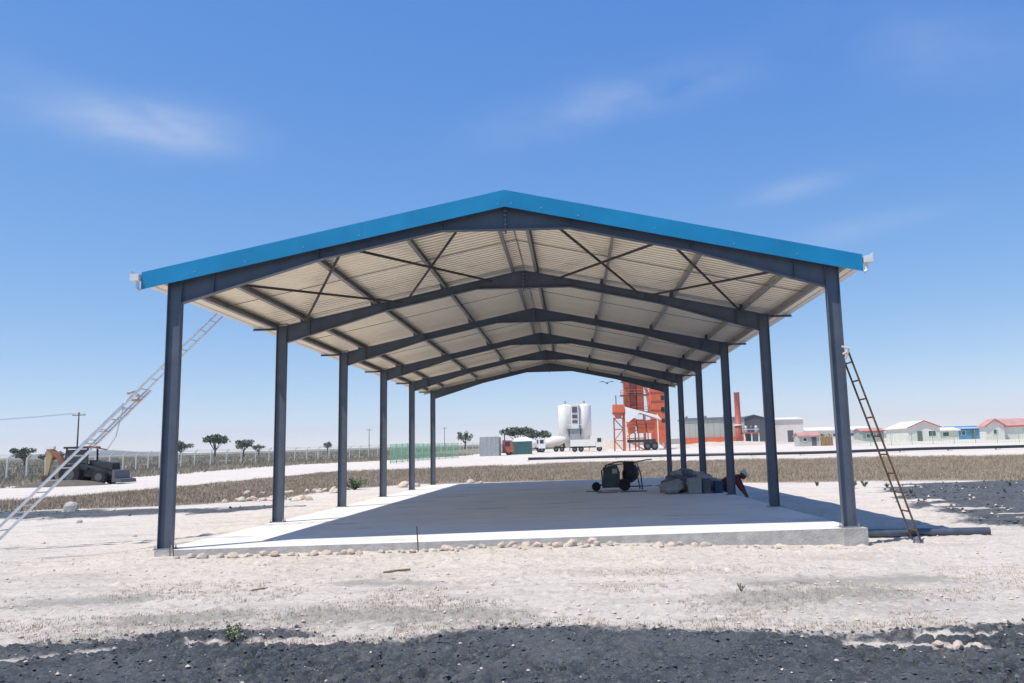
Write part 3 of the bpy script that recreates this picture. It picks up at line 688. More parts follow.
for (xp, D, h_, w_, lb, sh) in [(186, 300, 6.0, 6.5, 'dark low tree beyond the fence, nearest to the digger side of the umbrella tree', 0), (219, 270, 7.2, 8.5, 'wide dark umbrella tree beyond the concrete-post fence', 1), (247, 290, 6.0, 6.5, 'ragged dark tree between the umbrella tree and a smaller tree', 0), (262, 320, 4.5, 4, 'small dark tree far out in the savanna', 0),
                                (329, 420, 5.5, 4, 'tiny lone tree on the skyline beyond the white-post fence', 0), (464, 330, 7.2, 5, 'lone rounded tree on the skyline beyond the green fence', 0), (60, 200, 3.6, 5, 'low dark bush-like tree behind the digger', 0), (33, 190, 4.2, 4.5, 'dark tree behind the fence near the digger boom', 0),
                                (516, 240, 6.5, 9, 'broad dark tree behind the grey sheet enclosure', 1), (533, 260, 5.5, 8, 'broad dark tree behind the parked mixer lorry', 1)]:
    tree(*px(xp, D), h_, w_, lb, sh, None)

# ------------------------------------------------------------------ fences, poles
def post_mesh():
    mb = MB(); mb.beam((0, 0, -.3), (0, 0, 2.05), .13, .13, (0, 1, 0)); mb.beam((0, 0, 2.02), (.36, 0, 2.38), .11, .11, (0, 1, 0)); return mb.mesh('post', M['cpost'])
pmesh = post_mesh()
FL = [(-49, 28), (-47.6, 60), (-47.4, 94), (-39.5, 114), (-32, 134), (-24, 160), (-8, 200)]
def walk(line, step):
    out = []; carry = 0.
    for (ax, ay), (bx_, by_) in zip(line, line[1:]):
        L = math.hypot(bx_-ax, by_-ay); t_ = carry
        while t_ < L: out.append((ax+(bx_-ax)*t_/L, ay+(by_-ay)*t_/L)); t_ += step
        carry = t_-L
    return out
fp_ = walk(FL, 2.7)
fn = thing('concrete_post_fence', 'long wire fence with bent-top white concrete posts beside the dirt road', 'fence', (FL[0][0], FL[0][1], hz(*FL[0])))
off = Vector(fn.location)
for (x, y) in fp_: put('post', pmesh, fn, Vector((x, y, ground_z(x, y)))-off, (random.uniform(-.02, .02), random.uniform(-.02, .02), 0))
wm = MB()
for hh in (.15, .45, .75, 1.05, 1.35, 1.65, 1.95):
    wm.tube([(x-.07, y, ground_z(x, y)+hh) for x, y in fp_], .012, 3, False)
for (ox, hh) in ((.15, 2.2), (.33, 2.36)): wm.tube([(x+ox, y, ground_z(x, y)+hh) for x, y in fp_], .012, 3, False)
wm.build('wire', M['wire'], fn)
def mesh_fence(name, label, line, h_, step, bar=.14, br=.012):
    t = thing(name, label, 'fence', (line[0][0], line[0][1], hz(*line[0]))); o_ = Vector(t.location)
    P_ = walk(line, step); pm_ = MB().tube([(0, 0, -.2), (0, 0, h_+.12)], .045, 6).mesh('post', M['gmesh'])
    for k, (x, y) in enumerate(P_):
        put('post', pm_, t, Vector((x, y, ground_z(x, y)))-o_)
        if k+1 < len(P_):
            x2, y2 = P_[k+1]; za, zb = ground_z(x, y)+.05, ground_z(x2, y2)+.05; mb = MB(); nb = int(step/bar)
            for q_ in range(1, nb):
                f = q_/nb; a = Vector((x+(x2-x)*f, y+(y2-y)*f, za+(zb-za)*f)); mb.beam(a, a+Vector((0, 0, h_)), br*2, br*2)
            for hh in np.linspace(.1, h_, 9): mb.beam((x, y, za+hh), (x2, y2, zb+hh), br*2, br*2)
            mb.build('mesh_panel', M['gmesh'], t)
mesh_fence('green_mesh_fence', 'green mesh fence on posts before the grey sheet enclosure', [(-21.5, 92), (-19.6, 112), (-16.5, 124)], 2.3, 2.5, .17, .010)
mesh_fence('green_mesh_fence', 'green mesh fence running before the red-roofed houses', [(44, 118), (66, 112), (98, 104)], 1.9, 3.0, .25, .009)
t = thing('grey_sheet_enclosure', 'grey corrugated sheet enclosure between green fence and parked lorries', 'enclosure', (-13, 129, hz(-13, 129)))
for k in range(4):
    xa = -14.5+k*.79; mb = MB(); zg = hz(xa, 129)-.05
    for q_ in range(5): mb.box((xa+q_*.155, 129+(.03 if q_ % 2 else 0), zg), (xa+q_*.155+.154, 129.03+(.03 if q_ % 2 else 0), zg+3.25+.03*(k % 2)))
    mb.build('sheet', M['gsheet'], t)
for k in range(4):
    mb = MB(); zg = hz(-11.3, 129)-.05
    for q_ in range(5): mb.box((-11.36+(.03 if q_ % 2 else 0), 129.1+k*.9+q_*.18, zg), (-11.33+(.03 if q_ % 2 else 0), 129.1+k*.9+q_*.18+.179, zg+3.2))
    mb.build('sheet', M['gsheet'], t)
for xa in (-14.5, -11.4): MB().tube([(xa, 129.12, hz(xa, 129)-.2), (xa, 129.12, hz(xa, 129)+3.1)], .05, 6).build('post', M['wire'], t)
def utility_pole(xp, D, h_, label, wire_to=None):
    x, y = px(xp, D); z = ground_z(x, y); t = thing('utility_pole', label, 'pole', (x, y, z)); MB().tube([(x, y, z-.3), (x, y, z+h_)], [.16, .10], 8).build('shaft', M['bark'], t)
    ca = MB().beam((x-1.1, y, z+h_-.5), (x+1.1, y, z+h_-.5), .14, .14).build('cross_arm', M['bark'], t)
    for q_ in (-1, 0, 1): MB().lathe((x+q_, y, z+h_-.42), [(.05, 0), (.09, .06), (.06, .14), (.05, .28)], 8).build('insulator', M['white'], ca)
    if wire_to:
        for q_ in (-1, 1):
            a, b = Vector((x+q_, y, z+h_-.15)), Vector((wire_to[0]+q_, wire_to[1], wire_to[2])); MB().tube([a.lerp(b, f)-Vector((0, 0, 1.6*4*f*(1-f))) for f in np.linspace(0, 1, 13)], .022, 4).build('wire', M['rod'], t)
x_, y_ = px(84, 150)
utility_pole(84, 150, 9.6, 'tall wooden utility pole with crossarm behind the digger', (x_-75, y_-12, hz(0, y_)+9.4))
utility_pole(370, 360, 9.5, 'distant utility pole on the skyline above the white fence posts')
utility_pole(444, 400, 10, 'distant utility pole on the skyline above the green fence')

# ------------------------------------------------------------------ black pipeline along the road
ln = [(-4, 82), (8.4, 80.2), (20.6, 75.5), (32.4, 72.8), (48.7, 73.0), (75, 70)]
mb = MB().tube([(x, y, ground_z(x, y)+.29) for x, y in [(ln[k][0]+(ln[k+1][0]-ln[k][0])*f, ln[k][1]+(ln[k+1][1]-ln[k][1])*f) for k in range(5) for f in (0, .25, .5, .75)]], .15, 10)
pl = thing('pipeline', 'long black pipeline on low blocks behind the dry grass bank', 'pipeline', (8.4, 80.2, hz(8.4, 80.2)))
mb.build('pipe', M['pipe'], pl, True)
for (x, y) in walk(ln, 5): MB().box((x-.2, y-.3, ground_z(x, y)-.1), (x+.2, y+.3, ground_z(x, y)+.15)).build('support_block', M['cpost'], pl)

# ------------------------------------------------------------------ background buildings and plant
def win(mb_wall_parent, x0, x1, z0, z1, y, frame='white', glass='glass'):
    f = MB().box((x0, y-.06, z0), (x1, y+.02, z1)).build('window', M[frame], mb_wall_parent); MB().box((x0+.1, y-.075, z0+.1), (x1-.1, y-.061, z1-.1)).build('pane', M[glass], f)
def house(name, label, x0, x1, y0, y1, zb, eave, ridge, axis, wall, roof, trim, wins=(), doors=(), cat='house', over=.35):
    t = thing(name, label, cat, ((x0+x1)/2, (y0+y1)/2, zb)); z0 = zb-.4; mb = MB()
    xm, ym = (x0+x1)/2, (y0+y1)/2
    if axis == 'y':      # ridge runs away from the camera: gable faces the front
        mb.prism([(x0, y0, z0), (x1, y0, z0), (x1, y0, zb+eave), (xm, y0, zb+ridge), (x0, y0, zb+eave)], (0, y1-y0, 0)); mb.build('wall', M[wall], t)
        sl_ = (ridge-eave)/(xm-x0)
        for s, xe in ((-1, x0-over), (1, x1+over)):
            ze = zb+eave-over*sl_; MB().prism([(xm, y0-over, zb+ridge+.02), (xe, y0-over, ze+.02), (xe, y0-over, ze+.16), (xm, y0-over, zb+ridge+.16)], (0, y1-y0+2*over, 0)).build('roof', M[roof], t)
            MB().prism([(xm, y0-over-.04, zb+ridge-.02), (xe, y0-over-.04, ze-.02), (xe, y0-over-.04, ze+.18), (xm, y0-over-.04, zb+ridge+.18)], (0, .035, 0)).build('barge_board', M[trim], t)
    else:
        mb.prism([(x0, y0, z0), (x0, y1, z0), (x0, y1, zb+eave), (x0, ym, zb+ridge), (x0, y0, zb+eave)], (x1-x0, 0, 0)); mb.build('wall', M[wall], t)
        sl_ = (ridge-eave)/(ym-y0)
        for s, ye in ((-1, y0-over), (1, y1+over)):
            ze = zb+eave-over*sl_; MB().prism([(x0-over, ym, zb+ridge+.02), (x0-over, ye, ze+.02), (x0-over, ye, ze+.16), (x0-over, ym, zb+ridge+.16)], (x1-x0+2*over, 0, 0)).build('roof', M[roof], t)
        MB().box((x0-over, y0-over-.04, zb+eave-over*sl_-.08), (x1+over, y0-over-.002, zb+eave-over*sl_+.17)).build('fascia_board', M[trim], t)
    for (a, b, c_, d_) in wins: win(t, a, b, zb+c_, zb+d_, y0)
    for (a, b, c_) in doors: dd = MB().box((a, y0-.05, zb-.1), (b, y0+.02, zb+c_)).build('door', M['dgrey'], t); MB().box((a+.1, y0-.09, zb+.95), (a+.2, y0-.055, zb+1.1)).build('handle', M['bolt'], dd)
    return t
zH = lambda y: hz(60, y)
house('gabled_house', 'white gabled house with red roof trim behind the green fence', 67.6, 74.0, 155, 167, zH(155), 2.7, 3.95, 'y', 'white2', 'white2', 'red', [(71.6, 73.2, .9, 2.1)], [(69.4, 70.4, 2.0)])
0 and house('house_wing', 'long low white wing with red fascia beside the gabled house', 63.2, 67.5, 156, 163, zH(156), 2.55, 3.1, 'x', 'white2', 'redroof', 'red', [(64.6, 65.8, .9, 2.0)])
house('gabled_house', 'white house with broad faded red roof beside the blue building', 78.4, 81.9, 145, 147.6, zH(145), 2.6, 3.75, 'y', 'white2', 'redroof', 'red', [(79.7, 80.6, 1, 2)])
house('long_house', 'white house with long faded red roof next to the broad red gable', 82.3, 96, 146, 154, zH(146), 2.5, 3.8, 'x', 'white2', 'redroof', 'red', [(86, 87.2, .9, 2), (90, 91.2, .9, 2)])
house('low_house', 'low white house between the red-trimmed gable and the blue building', 77.8, 82.2, 165, 171, zH(165), 2.0, 2.5, 'x', 'white2', 'white2', 'white', [(78.8, 80.2, .7, 1.7)])
house('blue_building', 'bright blue flat-fronted building between two white houses', 83.4, 89.6, 170, 177, zH(170), 2.35, 2.7, 'x', 'bluew', 'bluew', 'white', [(85.0, 86.0, .8, 1.8)], [(87.2, 88.2, 1.9)])
house('grey_house', 'low grey house with red roof edge behind the steel ladder', 64.2, 68.9, 172, 178, zH(172), 2.3, 2.9, 'x', 'gsheet', 'redroof', 'red', [(65.0, 66.2, .8, 1.8), (67.2, 68.2, .8, 1.8)])
house('site_hut', 'small grey-green hut with faded red roof beside stacked timber', 40.8, 44.4, 136, 139.5, zH(136), 1.75, 2.35, 'x', 'greyg', 'redroof', 'redroof', [(41.4, 42.2, .8, 1.5)], [(43, 43.8, 1.65)], 'hut', .2)
house('far_warehouse', 'long pale low warehouse far behind the hut', 72, 92, 246, 258, zH(246), 3.0, 3.9, 'x', 'white2', 'white', 'white', [(75, 77, 1, 2), (80, 82, 1, 2), (85, 87, 1, 2)], (), 'warehouse')
house('pale_warehouse', 'tall pale cream warehouse adjoining the dark grey warehouse', 52.5, 64.5, 221, 240, zH(221), 6.2, 6.9, 'x', 'white2', 'white', 'white', [], [(60, 61.6, 3.2)], 'warehouse')
t = house('dark_warehouse', 'dark grey sheet-clad warehouse with sloping roof beside the red chimney', 46.0, 51.6, 211, 228, zH(211), 6.6, 7.4, 'y', 'dgrey', 'dgrey', 'dgrey', [], [(47.5, 49.5, 3)], 'warehouse', .2)
# long shed with panel joints and an orange-red skid along its foot
t = thing('long_shed', 'long pale grey-green panelled shed with red band at its foot', 'shed', (37, 208, hz(37, 208))); zb = hz(37, 206)
MB().box((29.4, 206.6, zb-.5), (45.4, 215, zb+6.7)).build('wall', M['greyg'], t)
for k in range(10): MB().box((29.42+k*1.6, 206.5, zb+1.9), (29.42+k*1.6+1.54, 206.597, zb+6.5)).build('panel', M['greyg'], t)
MB().prism([(29.1, 206.2, zb+6.6), (29.1, 211, zb+7.2), (29.1, 215.4, zb+6.6), (29.1, 211, zb+6.75)], (16.6, 0, 0)).build('roof', M['dgrey'], t)
MB().box((29.4, 205.6, zb-.3), (45.4, 206.45, zb+1.85)).build('red_band', M['orange'], t)
for k in range(3): MB().lathe((31+k*5, 211, zb+7), [(.3, 0), (.3, .5), (.5, .55), (.1, .9)], 10).build('roof_vent', M['gsheet'], t)
t = thing('chimney_stack', 'tall plain red chimney standing before the dark warehouse', 'chimney', (42.6, 200.6, hz(42, 200))); zb = hz(42, 200)
MB().lathe((42.6, 200.6, zb), [(.9, -.2), (.9, 4.9), (.78, 5.0), (.70, 12.8), (.78, 12.85), (.78, 13.05)], 16).build('shaft', M['red'], t, True)
MB().lathe((42.6, 200.6, zb+4.7), [(1.2, 0), (1.2, .25)], 16).build('flange', M['white'], t)
t = thing('burner_skid', 'grey burner skid with white tanks at the chimney foot', 'machine', (45, 200, zb))
MB().box((43.6, 199.2, zb+2.6), (47.6, 201.6, zb+2.9)).build('deck', M['red'], t)
for xx in (43.8, 45.6, 47.4): MB().beam((xx, 199.5, zb-.2), (xx, 199.5, zb+2.6), .25, .25, (0, 1, 0)).build('leg', M['white'], t)
for xx in (44.4, 45.8, 47.0): MB().lathe((xx, 200.3, zb+2.9), [(.5, 0), (.5, 1.3), (.25, 1.7)], 12).build('tank', M['gsheet'] if xx != 45.8 else M['dgrey'], t)
MB().box((43.6, 199.15, zb+3.6), (47.6, 199.22, zb+3.7)).build('railing', M['white'], t)
# earth bank in front of the plant
def mound(name, label, cx, cy, rx, ry, h_, material, seed):
    mb = MB(); nu, nv = 40, 16
    for i in range(nv+1):
        for j in range(nu):
            r = i/nv; a = 2*math.pi*j/nu; x, y = cx+rx*r*math.cos(a), cy+ry*r*math.sin(a); e = (1-r*r)**1.2*h_*(.7+.6*float(fbm(np.array(x*.35), np.array(y*.35), 3, seed)))
            mb.v.append((x, y, ground_z(x, y)+e-.1*r))
    mb.f = [(i*nu+j, (i+1)*nu+j, (i+1)*nu+(j+1) % nu, i*nu+(j+1) % nu) for i in range(nv) for j in range(nu)]; mb.m = [0]*len(mb.f)
    return tag(mb.build(name, material, smooth=True), label, 'mound')
M['spoil'] = mat('pale_spoil_earth', (.52, .45, .37), .95, 0, .15, .8, .4, 3)
mound('spoil_mound', 'low pale earth bank at the foot of the long shed', 37, 180, 17, 7, .9, M['spoil'], 4)
mound('spoil_mound', 'pale earth heap between the white silos and the orange plant', 9, 186, 8, 5, 2.4, M['spoil'], 8)
mound('spoil_mound', 'low pale earth heap beyond the hut and stacked timber', 52, 150, 8, 4, .9, M['spoil'], 9)
# cement silos
zb = hz(2, 172)
t = thing('cement_silos', 'twin white cement silos with a central ladder tower', 'silo', (1.4, 172, zb))
for xx in (-.55, 3.55):
    MB().lathe((xx, 172, zb), [(.35, 1.5), (1.5, 3.3), (1.55, 3.35), (1.55, 9.6), (1.45, 9.75), (.2, 10.1)], 20).build('silo', M['white'], t, True)
    for a in (45, 135, 225, 315): MB().beam((xx+1.3*math.cos(math.radians(a)), 172+1.3*math.sin(math.radians(a)), zb-.2), (xx+1.4*math.cos(math.radians(a)), 172+1.4*math.sin(math.radians(a)), zb+3.5), .22, .22, (0, 1, 0)).build('leg', M['white2'], t)
    MB().tube([(xx, 172, zb+10), (xx, 172, zb+10.7)], .22, 8).build('filter', M['gsheet'], t)
tw_ = MB().box((.65, 170.2, zb+3.4), (2.35, 171.4, zb+10.2)).build('ladder_tower', M['white'], t)
for (za, zc) in ((8.1, 9.4), (6.9, 7.7), (5.9, 6.5)): MB().box((.95, 170.12, zb+za), (2.05, 170.19, zb+zc)).build('opening', M['dgrey'], tw_)
bt = MB().prism([(-.2, 169.9, zb+4.6), (3.0, 169.9, zb+4.6), (2.5, 169.9, zb+2.2), (.4, 169.9, zb+2.2)], (0, 1.9, 0)).build('batch_hopper', M['gsheet'], t)
for (xx, zz) in ((.2, 0), (2.7, 0)): MB().beam((xx, 170, zb-.2), (xx, 170, zb+4.6), .2, .2, (0, 1, 0)).build('leg', M['gsheet'], t)
for k in range(3): MB().box((.3, 169.8, zb+.6+k*.5), (2.6, 169.88, zb+.85+k*.5)).build('slat', M['dgrey'], t)
MB().box((-.4, 169.6, zb+4.62), (3.2, 171.0, zb+4.7)).build('platform', M['gsheet'], t)
MB().tube([(-.4, 169.6, zb+5.5), (3.2, 169.6, zb+5.5)], .04, 5).build('railing', M['white'], t)
# wheels
def wheel(t, x, y, z, r, w):
    o = MB().lathe((x, y-w/2, z+r), [(r*.55, 0), (r*.93, 0), (r, w*.15), (r, w*.85), (r*.93, w), (r*.55, w)], 18, (0, 1, 0)).build('wheel', M['black'], t, False)
    MB().lathe((x, y-w/2-.01, z+r), [(r*.5, 0), (r*.52, .04), (r*.5, w*.9)], 12, (0, 1, 0)).build('rim', M['dgrey'], o)
def lorry(name, label, x, y, sx, drum, body):
    z = hz(x, y); t = thing(name, label, 'lorry', (x, y, z)); X_ = lambda a: x+sx*a
    def bx(a, b, y0_, y1_, z0_, z1_): return MB().box((min(X_(a), X_(b)), y0_, z+z0_), (max(X_(a), X_(b)), y1_, z+z1_))
    bx(-3.1, 2.9, y-.45, y+.45, .75, 1.0).build('chassis', M['dark'], t)
    cb = MB().prism([(X_(1.7), y-1.15, z+.8), (X_(3.1), y-1.15, z+.8), (X_(3.1), y-1.15, z+1.7), (X_(2.9), y-1.15, z+2.75), (X_(1.7), y-1.15, z+2.8)], (0, 2.3, 0)).build('cab', M['white'], t)
    bx(2.0, 2.75, y-1.17, y-1.152, 1.75, 2.5).build('window', M['glass'], cb); MB().prism([(X_(3.08), y-1, z+1.8), (X_(3.1), y-1, z+1.8), (X_(2.96), y-1, z+2.6), (X_(2.94), y-1, z+2.6)], (0, 2, 0)).build('windscreen', M['glass'], cb)
    for a in (2.4, -1.1, -2.3): wheel(t, X_(a), y-.95, z, .52, .32); wheel(t, X_(a), y+.95, z, .52, .32)
    if drum:
        MB().lathe((X_(-3.3), y, z+2.35), [(.45, 0), (.7, .3), (1.15, 1.6), (1.2, 2.7), (.9, 4.3), (.5, 4.7)], 20, (sx*1, 0, -.16)).build('drum', M[body], t, True)
        MB().beam((X_(-3.4), y, z+2.2), (X_(-4.0), y, z+1.2), .5, .2).build('chute', M['gsheet'], t); bx(-2.9, -2.5, y-.6, y+.6, 1.0, 2.0).build('drum_stand', M['dark'], t)
    else:
        bx(-3.1, 1.5, y-1.2, y+1.2, 1.05, 2.3).build('cargo_body', M[body], t)
    return t
lorry('mixer_lorry', 'white concrete mixer lorry with pale drum parked at the silos', -3.6, 162, -1, True, 'white2')
lorry('tipper_lorry', 'white tipper lorry parked in front of the silos', 3.6, 150, 1, False, 'white')
lorry('mixer_lorry', 'white mixer lorry parked beside the teal container', -7.6, 158, 1, True, 'white')
t = thing('teal_container', 'dark teal shipping container behind the parked lorries', 'container', (-8.6, 140, hz(-8.6, 140))); zb = hz(-8.6, 140)
MB().box((-10.5, 139, zb-.05), (-6.4, 141.4, zb+2.3)).build('body', M['teal'], t)
for k in range(13): MB().box((-10.4+k*.31, 138.95, zb+.1), (-10.4+k*.31+.15, 138.998, zb+2.2)).build('rib', M['teal'], t)
t = thing('red_lorry_cab', 'old dull red lorry cab standing beside the grey enclosure', 'lorry', (-10.2, 133, hz(-10.2, 133))); zb = hz(-10.2, 133)
MB().prism([(-11.0, 132, zb+.5), (-9.2, 132, zb+.5), (-9.2, 132, zb+1.5), (-9.5, 132, zb+2.5), (-11.0, 132, zb+2.6)], (0, 2.1, 0)).build('cab', M['red'], t); MB().box((-10.6, 131.97, zb+1.55), (-9.7, 131.995, zb+2.3)).build('window', M['glass'], t)
wheel(t, -10.0, 132.2, zb, .5, .3); wheel(t, -10.0, 133.9, zb, .5, .3); MB().tube([(-10.8, 134.3, zb+.5), (-10.8, 134.3, zb+3.5)], .09, 8).build('exhaust', M['dark'], t); MB().box((-11.2, 132.2, zb+.4), (-9.3, 133.9, zb+.55)).build('chassis', M['dark'], t)
# orange asphalt plant
def lattice(t, x0, x1, y0, y1, z0, z1, nlev, material, r=.16):
    for xx in (x0, x1):
        for yy in (y0, y1): MB().beam((xx, yy, z0), (xx, yy, z1), r*1.4, r*1.4, (0, 1, 0)).build('leg', M[material], t)
    for k in range(nlev):
        za, zc = z0+(z1-z0)*k/nlev, z0+(z1-z0)*(k+1)/nlev; mb = MB()
        for yy in (y0, y1): mb.beam((x0, yy, zc-.1), (x1, yy, zc-.1), r, r); mb.beam((x0, yy, za), (x1, yy, zc-.1), r*.7, r*.7) if k % 2 else mb.beam((x1, yy, za), (x0, yy, zc-.1), r*.7, r*.7)
        for xx in (x0, x1): mb.beam((xx, y0, zc-.1), (xx, y1, zc-.1), r, r)
        mb.build('bracing', M[material], t)
zb = hz(12, 151)-.1
t = thing('asphalt_tower', 'tall orange-red asphalt plant tower with platforms and bins', 'plant tower', (12.9, 152, zb))
lattice(t, 11.0, 15.0, 150.5, 154, zb, zb+7.4, 3, 'orange')
MB().box((11.1, 150.4, zb+7.4), (12.2, 153.8, zb+14.5)).build('bin', M['orange'], t); MB().box((12.3, 150.9, zb+7.4), (13.5, 153.8, zb+15.2)).build('bin', M['red'], t); MB().box((13.6, 150.4, zb+7.0), (14.9, 153.6, zb+13.2)).build('bin', M['orange'], t)
for k in range(5): MB().box((11.05, 150.3, zb+8+k*1.3), (12.25, 150.39, zb+8.15+k*1.3)).build('rib', M['red'], t)
for zz, a, b in ((7.3, 10.2, 15.8), (10.6, 10.4, 16.0), (13.3, 10.7, 15.9)):
    pf = MB().box((a, 149.6, zb+zz), (b, 154, zb+zz+.12)).build('platform', M['dgrey'], t)
    for hh in (.5, 1.0): MB().tube([(a, 149.65, zb+zz+hh), (b, 149.65, zb+zz+hh)], .05, 5).build('rail', M['red'], pf)
    for q_ in range(5): MB().tube([(a+(b-a)*q_/4, 149.65, zb+zz), (a+(b-a)*q_/4, 149.65, zb+zz+1)], .05, 5).build('rail_post', M['red'], pf)
MB().tube([(14.3, 150.2, zb+14.6), (15.6, 150.0, zb+11), (15.9, 149.9, zb+6.5)], .3, 10).build('chute', M['orange'], t)
t = thing('loading_hopper', 'small orange square hopper on red lattice legs beside the plant tower', 'hopper', (9.7, 146.5, hz(9.7, 146.5))); zc_ = hz(9.7, 146.5)
lattice(t, 8.8, 10.5, 145.8, 147.4, zc_-.1, zc_+6.2, 3, 'red', .14)
MB().prism([(8.6, 145.6, zc_+8.6), (10.7, 145.6, zc_+8.6), (10.7, 145.6, zc_+7), (10.1, 145.6, zc_+6.2), (9.2, 145.6, zc_+6.2), (8.6, 145.6, zc_+7)], (0, 2, 0)).build('bin', M['orange'], t)
MB().tube([(9.3, 146.5, zc_+8.6), (9.3, 146.5, zc_+10.4)], .1, 6).build('vent', M['dgrey'], t); MB().box((8.4, 145.4, zc_+6.9), (10.9, 145.58, zc_+7.05)).build('walkway', M['dgrey'], t)
t = thing('aggregate_feeder', 'orange aggregate feeder bins under a white sloping cover', 'feeder', (13.5, 146.5, zc_))
for k in range(3):
    xa = 11.2+k*1.75; b_ = MB().prism([(xa, 145, zc_+6.0-.25*k), (xa+1.7, 145, zc_+5.9-.25*k), (xa+1.45, 145, zc_+3.2), (xa+.25, 145, zc_+3.2)], (0, 3, 0)).build('bin', M['orange'], t)
    for q_ in range(3): MB().box((xa+.12+.06*q_, 144.9, zc_+5.4-q_*.7), (xa+1.55-.06*q_, 144.99, zc_+5.55-q_*.7)).build('rib', M['red'], b_)
    MB().beam((xa+.3, 145.2, zc_-.2), (xa+.3, 145.2, zc_+3.2), .25, .25, (0, 1, 0)).build('leg', M['orange'], t); MB().beam((xa+1.4, 145.2, zc_-.2), (xa+1.4, 145.2, zc_+3.2), .25, .25, (0, 1, 0)).build('leg', M['red'], t)
MB().prism([(10.8, 144.2, zc_+8.1), (16.9, 144.2, zc_+6.3), (17.6, 144.2, zc_+5.5), (10.8, 144.2, zc_+7.9)], (0, 4.2, 0)).build('cover', M['white'], t)
MB().prism([(10.85, 144.15, zc_+7.9), (13.6, 144.15, zc_+7.0), (11.4, 144.15, zc_+5.2), (10.85, 144.15, zc_+5.4)], (0, .1, 0)).build('side_sheet', M['white'], t)
for xa in (10.9, 16.8): MB().beam((xa, 144.4, zc_-.2), (xa, 144.4, zc_+6.6), .2, .2, (0, 1, 0)).build('leg', M['white2'], t)
MB().box((11.0, 144.8, zc_+1.5), (16.4, 147.6, zc_+2.0)).build('belt', M['dark'], t)
wheel(t, 14.8, 144.6, zc_, .75, .4); wheel(t, 16.1, 144.6, zc_, .75, .4); MB().box((14.2, 144.5, zc_+.75), (16.8, 147, zc_+1.45)).build('axle_frame', M['dark'], t)
t = thing('filter_tower', 'orange filter tower with dark openings behind the rear column', 'plant tower', (18.6, 162, hz(18, 162))); zd = hz(18, 162)
lattice(t, 17.3, 20.0, 160.6, 163.2, zd-.1, zd+3.5, 1, 'orange'); bd = MB().box((17.1, 160.4, zd+3.5), (20.2, 163.4, zd+12.6)).build('casing', M['orange'], t)
for k in range(5): MB().box((17.05, 160.3, zd+4.2+k*1.8), (20.25, 160.39, zd+4.4+k*1.8)).build('rib', M['red'], t)
for k in range(3): MB().box((19.2, 160.3, zd+5+k*2.4), (19.9, 160.39, zd+6+k*2.4)).build('opening', M['dark'], t)
MB().box((17.0, 160, zd+1.2), (20.4, 160.35, zd+5.2)).build('side_box', M['orange'], t); MB().tube([(17.7, 161, zd+12.6), (17.7, 161, zd+14)], .25, 8).build('stack', M['orange'], t)
# stacked timber by the hut
t = thing('timber_stack', 'upright brown timber boards leaning together by the hut', 'timber', (44.3, 131, hz(44, 131))); zb = hz(44, 131)
for k in range(8): MB().beam((43.3+k*.25, 130.6+.05*(k % 3), zb-.05), (43.35+k*.25+.05*(k % 2), 131.2, zb+1.75+.12*((k*7) % 4)), .2, .05, (0, 1, 0)).build('board', M['wood'], t)
MB().box((43.2, 131.3, zb-.1), (45.3, 131.5, zb+1.5)).build('rail', M['wood'], t)

